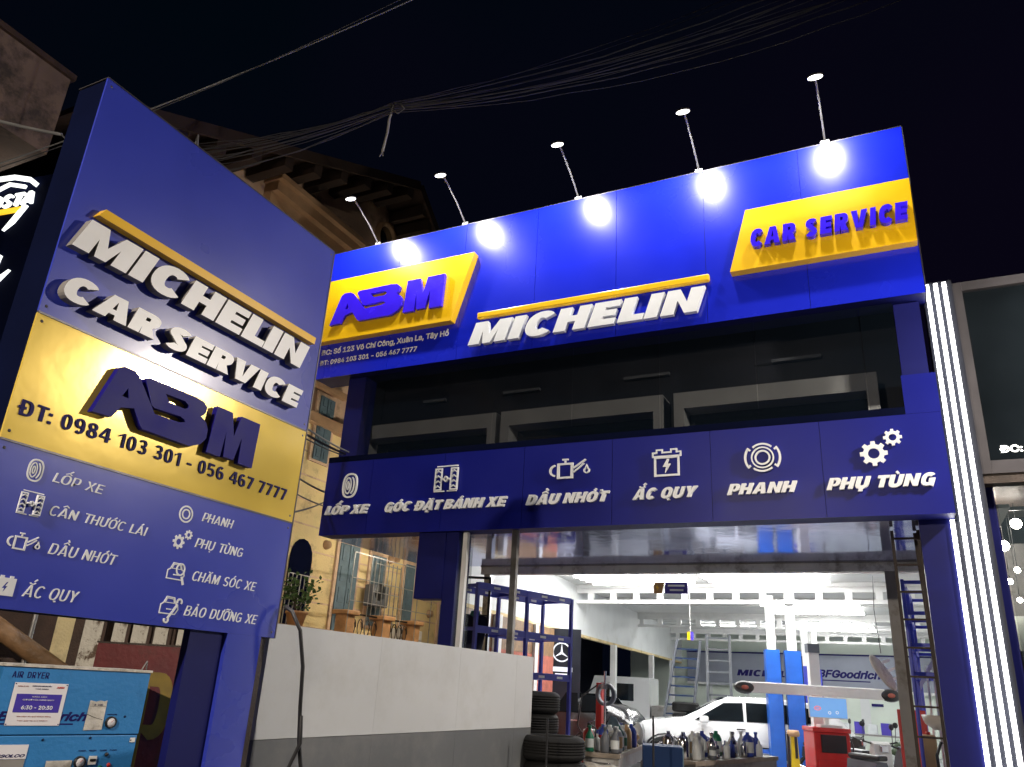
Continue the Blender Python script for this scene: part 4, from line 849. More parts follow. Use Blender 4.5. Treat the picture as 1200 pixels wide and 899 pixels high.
# ================================================================== cars
def car(name, label, loc, rz, m, L_=4.7, H=1.66, suv=True, group=None):
    t = thing(name, label, 'car', loc, rz, group); Wd = .92
    prof = [(0, .45), (.02, .75), (.12, .90), (.5, 1.03), (1.15, 1.12), (1.30, 1.14), (1.55, 1.30), (1.95, 1.54), (2.25, H-.02), (2.9, H), (3.7, H-.04), (4.25, H-.14), (4.45, 1.25), (4.62, 1.05), (4.7, .8), (4.68, .42)]
    bot = [(4.68, .35), (.05, .35)]
    # body as stacked cross sections with tumblehome
    secs = []
    xs_ = [0, .04, .14, .35, .7, 1.15, 1.3, 1.6, 1.95, 2.25, 2.6, 3.0, 3.4, 3.8, 4.2, 4.45, 4.6, 4.7]
    def top(x):
        for (a, za), (b, zb_) in zip(prof[:-1], prof[1:]):
            if a <= x <= b and b > a: return za+(zb_-za)*(x-a)/(b-a)
        return prof[-1][1]
    vs = []; n = 0
    for x in xs_:
        tz = top(x); sh = min(1.12, tz); wb = Wd*(1-.22*max(0, (.7-x)/.7)**2-.12*max(0, (x-4.1)/.6)**2); wt = wb*(.78 if tz > 1.2 else .93)
        half = [(0, .30), (wb*.8, .30), (wb*.97, .42), (wb, .70), (wb*.985, .92), (wb*.955, min(sh, 1.04)), ((wb*.955+wt)/2 if tz > 1.2 else wt, (min(sh, 1.04)+tz)/2), (wt, tz-.03 if tz > 1.2 else tz-.015), (wt*.7, tz), (0, tz+.01)]
        sec = [(x, -a, b) for a, b in half]+[(x, a, b) for a, b in half[-2:0:-1]]; n = len(sec); vs += sec
    fs = [(i*n+j, i*n+(j+1) % n, (i+1)*n+(j+1) % n, (i+1)*n+j) for i in range(len(xs_)-1) for j in range(n)]
    mb = MB(); mb.add(vs, fs, True); mb.add(vs[:n], [tuple(range(n))]); mb.add(vs[-n:], [tuple(range(n))])
    mb.build('body', M[m], t)
    for s in (-1, 1):
        yy = lambda z: s*(.879-.275*(z-1.04)+.014)
        def win(pts, nm='side_window'): 
            q = [(x, yy(z), z) for x, z in pts]; q2 = [(x, yy(z)-s*.012, z) for x, z in pts]; k_ = len(q)
            return MB().add(q+q2, [tuple(range(k_)), tuple(range(2*k_-1, k_-1, -1))]+[(i, i+k_, (i+1) % k_+k_, (i+1) % k_) for i in range(k_)]).build(nm, M['carglass'], t)
        win([(1.52, 1.10), (2.50, 1.12), (2.50, 1.52), (2.12, 1.50)]); win([(2.56, 1.12), (3.45, 1.13), (3.40, 1.53), (2.56, 1.53)]); win([(3.52, 1.14), (4.15, 1.20), (3.95, 1.46), (3.48, 1.52)])
        for x in (.92, 3.72):
            w_ = MB().lathe([(.0, -.08), (.22, -.09), (.25, -.11), (.34, -.10), (.36, -.04), (.36, .06), (.34, .1)], (0, 0, 0), 28, axis='y'); o = w_.build('wheel', M['black'], t, (x, s*.86, .36), (0, 0, 0 if s < 0 else math.pi))
            rim = MB(); rim.lathe([(.22, -.095), (.245, -.115), (.25, -.095)], n=24, axis='y')
            for k in range(5): a = k*2*math.pi/5; rim.bar((0, -.10, 0), (.225*math.cos(a), -.105, .225*math.sin(a)), .05, .02, up=(0, 1, 0))
            rim.build('rim', M['chrome'], o)
            MB().tube([(x+.40*math.cos(a), s*.905, .36+.40*math.sin(a)) for a in [math.pi*k/10 for k in range(11)]], .025, 6).build('arch_trim', M['blackpl'], t)
        MB().box((1.62, s*.93, 1.06), (1.80, s*1.10, 1.20), bev=.03).build('mirror', M[m], t)
        MB().box((.10, s*.52, .80), (.32, s*.80, .93), bev=.03).build('headlight', M['chrome'], t)
        for x in (2.35, 3.3): MB().box((x, s*.925, .94), (x+.17, s*.945, .97)).build('door_handle', M['chrome'], t)
        MB().bar((1.1, s*.922, .6), (3.5, s*.922, .58), .02, .05).build('sill_trim', M['blackpl'], t)
    q = [(1.36, -.72, 1.165), (1.36, .72, 1.165), (2.14, .60, 1.605), (2.14, -.60, 1.605)]; MB().add(q+[(a-.03, b, c+.02) for a, b, c in q], [(0, 1, 2, 3), (7, 6, 5, 4), (0, 4, 5, 1), (1, 5, 6, 2), (2, 6, 7, 3), (3, 7, 4, 0)]).build('windscreen', M['carglass'], t)
    bx('grille', (-.012, -.35, .62), (.05, .35, .82), M['blackpl'], t)
    return t
car('parked_car', 'white sport utility car parked sideways inside the workshop, dark windows', (-6.75, 20.0, .02), R(16), 'carwhite', H=1.66).scale = (1.13, 1, 1.0)
car('parked_car', 'black car in the dark yard beyond the left pillars, white truck behind it', (-10.6, 18.6, .02), R(4), 'carblack', H=1.45)
t = thing('white_truck', 'white truck cab in the dark yard seen between the left pillars', 'truck', (-9.9, 27.0, .02), R(8))
MB().prism([[(0, .5), (0, 1.3), (.25, 2.05), (2.0, 2.05), (2.0, .5)]], -1.9, 0).build('cab', M['carwhite'], t); MB().prism([[(.35, 1.35), (.45, 1.85), (1.5, 1.85), (1.5, 1.35)]], -1.915, -1.901).build('side_window', M['darkwin'], t)
MB().box((2.05, -1.9, .6), (5.0, 0, 1.25)).build('flat_bed', M['greypaint'], t)
for x in (.6, 4.0): MB().lathe([(0, -.1), (.38, -.1), (.4, 0), (.38, .1), (0, .1)], (x, -1.8, .4), 24, axis='y').build('wheel', M['black'], t)

# dark yard on the left of the workshop
bx('yard_wall', (-14, 9.3, 0), (-13.8, 38, 4.2), M['darkclad'])
yw = bpy.data.objects['yard_wall']; tag(yw, 'dark boundary wall at the far side of the unlit yard left of the workshop', 'wall')
t = thing('star_sign', 'dark panel with a lit round three pointed star emblem, between the left pillars', 'sign', (-7.55, 18.0, 0), R(28))
bx('board', (-.45, 0, .6), (.45, .05, 2.95), M['darkclad'], t)
icon('emblem', [ring(0, 0, .5, .5, .07, 28), poly((-.06, 0), (0, .46), (.06, 0), (.38, -.26), (0, -.10), (-.38, -.26))], 0, 2.42, .44, M['neon'] if 0 else M['screenw'], t, -.002, .01)
bx('word_bar', (-.26, -.012, 1.99), (.26, -.001, 2.09), M['screenw'], t); bx('word_bar', (-.14, -.012, 1.86), (.14, -.001, 1.95), M['screenw'], t)

# small hanging signs
t = thing('hanging_price_sign', 'orange and blue sign hanging from the soffit edge at the middle of the opening', 'sign', (-3.52, 12.9, 0), R(6))
bx('board', (-.10, 0, 3.17), (.27, .03, 3.35), M['purple'], t); MB().prism([[(-.28, 3.17), (-.15, 3.17), (-.102, 3.35), (-.28, 3.35)]], -.002, .03).build('orange_panel', M['tanb'] if 0 else M['orange'], t)
icon('bolt_icon', [poly((.05, .5), (-.3, -.05), (0, -.05), (-.05, -.5), (.3, .1), (.02, .1))], -.22, 3.26, .10, M['yellow'], t, -.003, .002)
for z, a, b in ((3.28, -.05, .22), (3.21, -.02, .2)): bx('print_line', (a, -.003, z), (b, -.001, z+.03), M['printw'], t)
for x in (-.2, .2): MB().tube([(x, .015, 3.351), (x, .015, 4.19)], .004, 5).build('hanging_wire', M['blackpl'], t)
t = thing('small_hanging_sign', 'tiny yellow and blue tag hanging on a cord in front of the ladders', 'sign', (-4.67, 18.7, 0)); bx('board', (-.07, 0, 2.82), (-.001, .02, 3.0), M['yellow'], t); bx('board', (0, 0, 2.82), (.07, .02, 3.0), M['purple'], t); MB().tube([(0, .01, 3.001), (0, .01, 4.19)], .006, 5).build('cord', M['white'], t)

# ================================================================== motorbikes and clutter at right
def moto(x, y, rz, label, m):
    t = thing('motorbike', label, 'motorbike', (x, y, .02), rz, 'motorbikes at the back right')
    for wxp in (-.62, .62):
        w_ = MB().lathe([(.22, -.03), (.27, -.045), (.295, 0), (.27, .045), (.22, .03), (.22, -.03)], n=24, axis='y').build('wheel', M['black'], t, (wxp, 0, .30)); r_ = MB()
        for k in range(6): a = k*math.pi/3; r_.bar((0, 0, 0), (.22*math.cos(a), 0, .22*math.sin(a)), .015)
        r_.lathe([(0, -.05), (.05, -.05), (.05, .05), (0, .05)], n=10, axis='y').build('hub', M['chrome'], w_)
    MB().tube([(.62, 0, .3), (.50, 0, .62), (.40, 0, .95)], .03, 8).build('fork', M['chrome'], t); MB().tube([(.42, -.33, 1.02), (.40, -.1, .97), (.40, .1, .97), (.42, .33, 1.02)], .014, 6).build('handlebar', M['blackpl'], t)
    for s in (-.3, .3): 
        MB().tube([(.42, s, 1.02), (.44, s*1.05, 1.28)], .006, 5).build('mirror_stem', M['blackpl'], t); o = MB().lathe([(0, -.01), (.05, -.01), (.05, .01), (0, .01)], n=12, axis='x').build('mirror', M['blackpl'], t, (.44, s*1.05, 1.31))
    MB().prism([[(.28, .35), (.52, .55), (.50, .98), (.40, 1.02), (.32, .85), (.22, .5)]], -.16, .16).build('front_shield', M[m], t)
    MB().prism([[(-.75, .55), (-.35, .42), (.25, .30), (.28, .38), (-.05, .58), (-.1, .72), (-.72, .74)]], -.13, .13).build('body', M[m], t)
    MB().box((-.72, -.12, .745), (-.05, .12, .83), bev=.03).build('seat', M['blackpl'], t); MB().bar((-.2, -.17, .35), (.35, -.17, .62), .03, .10).build('side_trim', M['white'], t); MB().box((-.45, -.14, .22), (-.02, .14, .41), bev=.03).build('engine', M['greyb'], t)
    MB().tube([(-.1, -.17, .26), (-.5, -.18, .28), (-.8, -.18, .36)], .04, 8).build('exhaust', M['chrome'], t); MB().box((.46, -.07, .84), (.58, .07, .96), bev=.02).build('headlight', M['chrome'], t)
moto(-.72, 16.2, R(-38), 'grey and white motorbike in front, right of the alignment machine', 'greyb'); moto(-1.05, 17.6, R(-60), 'white motorbike behind the grey one with upright mirrors', 'white'); moto(-1.75, 19.2, R(-20), 'dark motorbike farthest back behind the alignment machine', 'blackpl')
heap('bag_heap', -.35, 17.6, .85, (.30, .3, .26), M['leafd'], 'dull green pile of bags behind the motorbikes', 'bags', seed=12)
t = thing('red_cabinet', 'narrow red cabinet behind the grey frame post at right', 'cabinet', (-.42, 14.6, .02)); bx('body', (0, 0, 0), (.4, .4, 1.6), M['red'], t, bev=.01); bx('door', (.03, -.012, .1), (.37, -.001, 1.5), M['red'], t); bx('handle', (.31, -.03, .8), (.33, -.0125, .95), M['chrome'], t)
t = thing('yellow_drum', 'yellow plastic canister on a crate seen through the ladder', 'canister', (-.02, 13.9, .02)); bx('body', (-.13, -.1, .80), (.10, .1, 1.28), M['mould'] if 0 else M['tanb'], t, bev=.03); MB().lathe([(0, 0), (.03, 0), (.03, .04), (0, .04)], (0, 0, 1.28), 10).build('cap', M['red'], t); bx('crate', (-.2, -.2, 0), (.2, .2, .798), M['greyb'], t)
t = thing('wash_basin', 'pale ceramic wash basin on the right wall seen through the ladder', 'basin', (.18, 13.1, 0)); MB().lathe([(0, 1.38), (.12, 1.39), (.22, 1.46), (.26, 1.57), (.24, 1.575), (.19, 1.48), (0, 1.43)], n=24).build('bowl', M['whitesmoke'], t); bx('bracket', (.1, -.05, 1.30), (.35, .05, 1.379), M['steel'], t); MB().tube([(.1, 0, 1.4), (.12, .02, 1.0), (.15, .05, .3)], .025, 8).build('drain_pipe', M['white'], t)
t = thing('hose_coil', 'black rubber hose looped beside the yellow canister', 'hose', (.17, 13.6, 0)); MB().tube([(-.10, 0, .5), (-.11, 0, 1.05), (-.04, 0, 1.22), (.04, 0, 1.2), (.07, 0, 1.0), (.06, 0, .2)], .022, 8).build('tube', M['blackpl'], t)
t = thing('white_brackets', 'white slanted steel struts leaning on the right wall', 'struts', (.15, 14.9, 0)); MB().bar((-.25, 0, 1.9), (.05, 0, 2.4), .06).build('strut', M['beam'], t)
for k in range(3): MB().bar((-.1+k*.1, .1, .6), (-.08+k*.1, .1, 2.3), .035).build('strut', M['beam'], t)
t = thing('blue_boxes', 'row of blue and white cartons on a low shelf at the back right', 'cartons', (-1.9, 30.5, .02)); bx('shelf', (-.8, -.2, .7), (1.3, .3, .75), M['greypaint'], t)
for k in range(5): bx('carton', (-.7+k*.4, -.15, .752), (-.42+k*.4, .2, 1.05+.06*(k % 2)), M['purple'] if k % 2 else M['whiteb'], t)
for a in (-.78, 1.25): bx('leg', (a, -.15, 0), (a+.04, .25, .6995), M['greypaint'], t)

# ================================================================== right neighbour shop
N = thing('neighbour_shop', 'dark glazed shop with grey metal frames at the far right edge', 'building', (0, 9.4, 0))
bx('frame_post', (.805, 0, 4.0), (.90, .2, 6.27), M['aluframe'], N); bx('frame_head', (.901, 0, 6.16), (4.5, .2, 6.27), M['aluframe'], N); bx('frame_sill', (.901, 0, 4.0), (4.5, .2, 4.14), M['aluframe'], N)
bx('display_panel', (.901, .06, 4.141), (4.5, .12, 6.159), M['carglass'], N); bx('transom', (.805, .02, 3.90), (4.5, .2, 3.999), M['darkiron'], N)
ftext('ĐC:', 1.005, 1.215, 4.235, .10, M['neon'], N, .055, bold=.03, split=True)
bx('parapet', (.84, .3, 6.271), (4.5, .5, 6.32), M['sidedark'], N); bx('side_wall', (.82, .21, 0), (.90, 8.5, 4.6), M['navy'], N)
bx('shop_glass', (.905, .1, 0), (4.5, .112, 3.899), M['clear'], N); bx('shop_back_wall', (.905, 8.4, 0), (5, 8.5, 4.7), M['greypaint'], N); bx('shop_ceiling', (.905, .21, 5.2), (5, 8.4, 5.3), M['darkiron'], N)
bx('shop_floor', (.905, .2, 0), (5, 8.4, .05), M['floor'], N); bx('roof', (.83, .51, 6.2), (4.5, 9, 6.3), M['sidedark'], N)
bx('shelf_band', (.91, 7.8, 2.7), (5, 8.39, 3.3), M['greenwhite'], N); bx('counter', (.95, 6.5, .05), (4.5, 7.2, 1.7), M['darkiron'], N)
for y in (2.5, 4.2, 6.0): bx('ceiling_pipe', (.92, y, 4.85), (5, y+.06, 4.91), M['aluframe'], N)
def bulb(x, y, z, r, l):
    t = thing('shop_bulb', l, 'light bulb', (x, y, z), 0, 'round lamps in the neighbouring shop'); MB().lathe([(.001, -r)]+[(r*math.sin(a), -r*math.cos(a)) for a in [math.pi*k/8 for k in range(1, 8)]]+[(.001, r)], n=14).build('globe', M['bulb'], t); MB().tube([(0, 0, r), (0, 0, max(r+.05, 5.19-z))], .008, 5).build('cord', M['blackpl'], t)
for a in ((1.40, 16.15, 5.0, .09, 'round lit lamp nearest the light strips in the right shop'), (1.80, 16.43, 4.82, .09, 'round lit lamp at the photo edge in the right shop'), (1.56, 16.48, 4.44, .09, 'round lit lamp third from the top in the right shop'), (1.73, 16.73, 4.05, .05, 'small lit lamp high of the two small ones at the right edge'), (1.59, 16.74, 3.85, .05, 'small lit lamp left of and under the other small one'), (1.71, 16.91, 3.55, .045, 'lowest small lit lamp in the right shop')): bulb(*a)

# ================================================================== yellow house at the left rear
H = thing('yellow_house', 'old yellow plastered house with grey blue shutters, seen behind the pylon sign', 'house', (-10, 9, 0), R(90))
# local x = world y - 9, local -y = towards +X
bx('wall', (-3.5, 0, 0), (9.5, 7, 6.2), M['housey'], H); bx('upper_wall', (-3.5, .41, 6.21), (5.0, 7, 8.0), M['housetan'], H)
for z in (2.35, 2.85, 3.3, 3.75, 4.2, 4.65, 5.1, 5.55): bx('groove', (.1, -.006, z), (9.5, .003, z+.03), M['mould'] if 0 else M['housetan'], H)
mb = MB(); mb.box((-.1, -.30, 9.95), (3.1, .04, 10.15)); mb.box((-.1, -.16, 9.6), (3.1, .04, 9.9495)); mb.box((-.15, -.42, 10.151), (3.2, .04, 10.26)); mb.build('cornice', M['mould'], H)
mb = MB(); mb.box((-3.5, -.16, 6.1), (9.5, -.001, 6.3)); mb.box((1.9, -.12, 6.85), (2.9, -.001, 6.97)); mb.build('string_course', M['mould'], H)
def shut(x0, x1, z0_, z1_, leaves=2, arch=False, panels=5):
    w_ = bx('shutter_frame', (x0-.07, -.05, z0_-.05), (x1+.07, -.008, z1_+.07), M['housetan'], H); d = (x1-x0)/leaves
    for k in range(leaves):
        mb = MB(); mb.box((x0+k*d+.01, -.075, z0_), (x0+(k+1)*d-.01, -.051, z1_)); ph = (z1_-z0_)/panels
        for j in range(panels): mb.box((x0+k*d+.07, -.09, z0_+j*ph+.06), (x0+(k+1)*d-.07, -.0755, z0_+(j+1)*ph-.05))
        mb.build('shutter', M['shutter'], w_)
shut(2.18, 2.62, 5.45, 6.72, 2); shut(3.38, 4.0, 2.1, 4.06, 2); shut(4.45, 4.95, 2.6, 4.0, 2); shut(5.72, 6.08, 2.7, 4.0, 1, panels=5); shut(7.3, 7.8, 2.1, 3.3, 2)
mb = MB(); pts = [(2.05, 2.3), (2.65, 2.3), (2.65, 3.6)]+[(2.35+.3*math.cos(a), 3.6+.35*math.sin(a)) for a in [math.pi*k/8 for k in range(1, 8)]]+[(2.05, 3.6)]; mb.prism([pts], -.02, -.008); mb.build('arched_opening', M['sidedark'], H)
mb = MB()
for k in range(6): mb.bar((2.06+k*.11, -.04, 2.3), (2.06+k*.11, -.04, 3.3), .014)
for z in (2.4, 2.85, 3.3): mb.bar((2.05, -.04, z), (2.66, -.04, z), .014)
mb.build('window_grille', M['steel'], H)
mb = MB(); mb.lathe([(.33, -.04), (.42, -.1), (.45, .04), (.33, .04), (.33, -.04)], (0, 0, 0), 24, axis='y'); o = mb.build('oval_frame', M['mould'], H, (3.60, 0, 11.05)); o.scale = (.8, 1, 1.0); MB().lathe([(0, -.01), (.33, -.01), (.33, .0)], n=24, axis='y').build('oval_pane', M['darkwin'], o)
# gabled roof: verge overhangs the wall, purlin ends show beneath it
mb = MB()
for (a, b) in (((-4.0, 8.64), (3.35, 12.13)), ((3.3505, 12.13), (5.2, 10.6))):
    mb.add([(a[0], -.95, a[1]), (b[0], -.95, b[1]), (b[0], 7, b[1]), (a[0], 7, a[1]), (a[0], -.95, a[1]+.10), (b[0], -.95, b[1]+.10), (b[0], 7, b[1]+.10), (a[0], 7, a[1]+.10)], [(0, 1, 2, 3), (4, 7, 6, 5), (0, 4, 5, 1), (1, 5, 6, 2), (2, 6, 7, 3), (3, 7, 4, 0)])
rf = mb.build('roof', M['roof'], H)
for a, b in (((-4, 8.62), (3.35, 12.11)), ((3.37, 12.11), (5.2, 10.58))): MB().bar((a[0], -.985, a[1]), (b[0], -.985, b[1]), .06, .20).build('verge_board', M['purl'], rf)
for k in range(10):
    x = -3.4+k*.72; z = 8.64+(x+4)*.475; MB().box((x-.10, -.93, z-.34), (x+.10, -.001, z-.02)).build('purlin', M['purl'], rf)
for k in range(6):
    x = 3.7+k*.27; z = 12.13-(x-3.35)*.827; MB().box((x-.07, -.93, z-.30), (x+.07, -.001, z-.03)).build('purlin', M['purl'], rf)
MB().prism([[(-3.5, 6.21), (5.0, 6.21), (5.0, 10.70), (3.35, 12.06), (-3.5, 8.80)]], .045, .4).build('gable_wall', M['housetan'], H)
# balcony
bx('balcony_slab', (2.5, -.9, 2.05), (6.6, -.002, 2.2), M['mould'], H)
for x0, x1 in ((2.80, 3.05), (3.95, 4.2), (5.0, 5.25)):
    MB().box((x0, -.86, 2.2005), (x1, -.62, 2.66)).build('balcony_pier', M['orange'], H); MB().box((x0-.07, -.92, 2.6605), (x1+.07, -.56, 2.74), bev=.02).build('pier_cap', M['orange'], H)
for x0, x1 in ((3.06, 3.94), (4.21, 4.99)):
    mb = MB(); mb.bar((x0, -.74, 2.70), (x1, -.74, 2.70), .03); mb.bar((x0, -.74, 2.25), (x1, -.74, 2.25), .03)
    for k in range(4):
        c_ = x0+.11+k*(x1-x0-.22)/3; mb.tube([(c_+.09*math.cos(a)*(1-k2*.02), -.74, 2.47+.17*math.sin(a)*(1-k2*.02)) for k2, a in enumerate([j*math.pi/7 for j in range(18)])], .010, 5)
    mb.build('iron_railing', M['darkiron'], H)
mb = MB()
for k in range(6): mb.bar((2.7+k*.55, -.96, 2.3), (2.7+k*.55, -.96, 3.75), .012)
for z in (2.9, 3.3, 3.75): mb.bar((2.7, -.96, z), (5.45, -.96, z), .012)
mb.build('burglar_bars', M['steel'], H)
t = thing('air_conditioner', 'white air conditioner unit on the yellow wall beside the blue column', 'air conditioner', (-9.7, 14.45, 2.36), R(90)); bx('casing', (0, 0, 0), (.8, .3, .26), M['white'], t, bev=.02); MB().lathe([(.0, -.012), (.10, -.012), (.11, -.001)], (.28, 0, .13), 20, axis='y').build('fan_grille', M['blackpl'], t)
t = thing('air_conditioner', 'caged air conditioner unit on the balcony wall between the shutters', 'air conditioner', (-9.62, 13.1, 2.95), R(90)); bx('casing', (.1, 0, .0), (.62, .24, .42), M['greyb'], t, bev=.02)
for k in range(7): MB().bar((-.1+k*.15, -.12, -.35), (-.1+k*.15, -.12, .85), .016).build('cage_bar', M['steel'], t)
for z in (-.3, .25, .8): MB().bar((-.1, -.12, z), (.8, -.12, z), .016).build('cage_bar', M['steel'], t)
for _ in (0,):
    pass; MB().lathe([(.0, -.012), (.16, -.012), (.17, -.001)], (.3, 0, .28), 20, axis='y').build('fan_grille', M['blackpl'], t)
# wall-mounted lanterns as small dark ovals
for x, z in ((3.0, 3.95), (5.35, 4.05), (5.15, 4.0), (6.9, 3.05)): MB().lathe([(0, -.1), (.07, -.09), (.09, -.02), (.09, 0)], (x, -.002, z), 12, axis='y').build('vent_cap', M['mould'], H)

t = thing('alley_fill_light', 'unseen tube light added on the shop side wall to brighten the yellow house', 'tube light', (-7.72, 12.9, 4.15), 0)  # added lamp, hidden behind the soffit, only to light the house wall
bx('housing', (-.0, -1.6, -.02), (.08, 1.6, .10), M['white'], t); bx('tube', (-.05, -1.55, .0), (-.0005, 1.55, .06), M['alley_fill'], t)
# potted plant on the wall
def plant(name, x, y, z, r, n, label, seed):
    rd = random.Random(seed); t = thing(name, label, 'plant', (x, y, z)); mb = MB()
    MB().lathe([(0, 0), (.12, 0), (.17, .2), (.19, .2), (.18, .24), (.15, .22), (0, .2)], n=20).build('pot', M['orange'], t)
    st = MB()
    for k in range(9):
        a = rd.uniform(0, 6.28); e = Vector((math.cos(a)*r*.8, math.sin(a)*r*.8, .25+r*rd.uniform(.7, 1.4))); st.tube([(0, 0, .2), e*.5+Vector((0, 0, .18)), e], .006, 5, r2=.003)
        for j in range(n):
            p = e*rd.uniform(.45, 1.05)+Vector((rd.gauss(0, .07), rd.gauss(0, .07), .1+rd.gauss(0, .07))); d = Vector((rd.gauss(0, 1), rd.gauss(0, 1), rd.gauss(0, .6))).normalized(); u = d.orthogonal().normalized(); L_ = rd.uniform(.06, .12)
            mb.add([p, p+d*L_*.5+u*L_*.3, p+d*L_, p+d*L_*.5-u*L_*.3], [(0, 1, 2, 3)])
    st.build('stem', M['brownwood'], t); f = mb.build('foliage', M['leaf'], t)
plant('potted_plant', -9.25, 10.6, 2.35, .30, 26, 'bushy green plant in a clay pot on the ledge right of the pylon sign', 4)
t = thing('ledge_wall', 'ochre ledge in front of the yellow house carrying the potted plant', 'wall', (-9.3, 10.0, 0), R(90)); bx('coping', (-.6, -.3, 2.28), (1.3, .3, 2.349), M['mould'], t); bx('wall_body', (-.6, -.2, 0), (1.3, .2, 2.279), M['housey'], t)

# ================================================================== upper left building and neon board
t = thing('brown_building', 'dim brown stucco upper storey with dark stains at the top left corner', 'building', (-9, 4.55, 0), R(90))
bx('upper_wall', (-7, 0, 7.44), (0, 6, 8.60), M['warmwall'], t)
bx('parapet', (-7, -.05, 8.601), (.04, 6, 8.68), M['brownwood'], t); bx('lower_wall', (-7, 1.2, 0), (.0, 6, 7.438), M['darkclad'], t)
t = thing('neon_sign_board', 'dark navy sign board at the left edge with glowing white outline lettering', 'sign', (-9.35, 4.8, 0), R(8))
bx('board', (-4.0, 0, 3.9), (1.0, .25, 7.40), M['sidedark'], t)
word('OSTA', -.80, -.02, 6.975, .175, M['neon'], t, -.05, .04, w=.17, shear=.2, gap=.1)
icon('car_outline', [strk([(-1.3, -.02), (-1.0, .10), (-.5, .24), (-.1, .22), (.25, .12), (.42, .0)], .07), strk([(-.5, -.02), (-.15, .10), (.2, .0)], .05)], -.42, 7.24, .85, M['neon'], t, -.02, .03)
bx('red_bar', (-1.0, -.04, 6.895), (-.735, -.001, 6.935), M['neonred'], t); bx('yellow_bar', (-.73, -.04, 6.885), (-.20, -.001, 6.94), M['neonyel'], t); MB().prism([[(-.42, 6.62), (-.28, 6.72), (-.13, 6.95), (-.20, 6.95), (-.30, 6.80)]], -.04, -.001).build('stroke_mark', M['neon'], t)
MB().prism([[(-.95, 6.10), (-.32, 6.10), (-.30, 6.25), (-.95, 6.25)]], -.04, -.001).build('stroke_mark', M['neon'], t); MB().prism([[(-.85, 5.62), (-.45, 5.62), (-.08, 6.02), (-.35, 5.85)]], -.04, -.001).build('stroke_mark', M['neon'], t)

# ================================================================== things under the pylon, left
t = thing('old_shuttered_house', 'dark brown wooden house front with louvred shutters seen under the pylon sign', 'house', (-8.6, 4.2, 0), R(62))
bx('wall', (-2.5, 0, 0), (1.45, 3, 4.2), M['brownwood'], t)
for x0 in (-1.2, -.35, .35):
    f = bx('shutter', (x0, -.05, 1.7), (x0+.55, -.001, 3.2), M['brownwood'], t)
    for k in range(16): MB().bar((x0+.06, -.065, 1.76+k*.09), (x0+.49, -.065, 1.76+k*.09), .012, .05, up=(0, -1, 1)).build('louvre', M['darkiron'], f)
bx('sill', (-2.5, -.25, 1.50), (1.3, -.0505, 1.62), M['brownwood'], t)
t = thing('drain_pipe', 'thin grey pipe standing in front of the brown shutters', 'pipe', (-7.55, 5.0, 0)); MB().tube([(0, 0, .2), (.02, -.02, 3.0)], .022, 8).build('tube', M['steel'], t)
t = thing('ochre_exhaust_pipe', 'thick ochre brown pipe slanting down beneath the pylon sign at the left edge', 'pipe', (-7.6, 4.6, 0)); MB().tube([(-.5, -.55, 2.35), (-.1, .0, 1.96), (.35, .62, 1.5)], .085, 14).build('tube', M['bronze'], t); MB().tube([(-.34, -.33, 2.2), (-.12, -.02, 1.98)], .105, 14).build('collar', M['bronze'], t)
t = thing('orange_drum', 'bright orange rounded drum at the very left edge above the blue cabinet', 'drum', (-7.75, 4.2, 0)); MB().lathe([(0, 1.4), (.25, 1.4), (.29, 1.5), (.29, 1.85), (.22, 1.97), (0, 2.0)], n=24).build('shell', M['orange'], t); bx('support', (-.2, -.2, 0), (.2, .2, 1.399), M['darkiron'], t)
xs_ = [(-6.75, 5.04, .17), (-6.53, 5.15, .12), (-6.37, 5.24, .14), (-6.20, 5.33, .12), (-6.03, 5.43, .10)]
nm = ['leftmost', 'second from left', 'middle', 'fourth from left', 'rightmost, beside the navy panel']
for k, (x, y, w_) in enumerate(xs_):
    t = thing('peeling_board', f'peeling white painted board under the pylon sign, {nm[k]} of five', 'board', (x, y, 0), R(27), 'peeling white boards behind the red sign')
    bx('plank', (-w_/2, 0, 0), (w_/2, .04, 2.6), M['peeled'], t); bx('plank_edge', (w_/2+.002, .005, 0), (w_/2+.03, .05, 2.6), M['brownwood'], t)
tag(MB().box((-7.4, 5.6, 0), (-5.7, 5.75, 3.0), rz=R(27)).build('brown_partition', M['brownwood']), 'dark brown partition behind the peeling white boards', 'partition')
t = thing('red_sign_board', 'dark red board with a large faded yellow letter P standing behind the blue cabinet', 'sign', (-6.20, 4.71, 0), R(25.5))
bx('board', (0, 0, .3), (.72, .03, 1.785), M['redsign'], t); bx('frame_rim', (-.01, -.006, 1.786), (.73, .036, 1.80), M['darkiron'], t)
word('P', .41, .69, .86, .72, M['olive'], t, -.004, .003, w=.22, single=True, part='letter_p'); MB().tube([(.42, -.02, 1.42), (.44, -.03, 1.52), (.47, -.03, 1.53), (.45, -.02, 1.47)], .008, 6).build('wire_hook', M['cablel'], t)
for x in (.05, .66): bx('leg', (x, .032, 0), (x+.03, .06, 1.2), M['darkiron'], t)

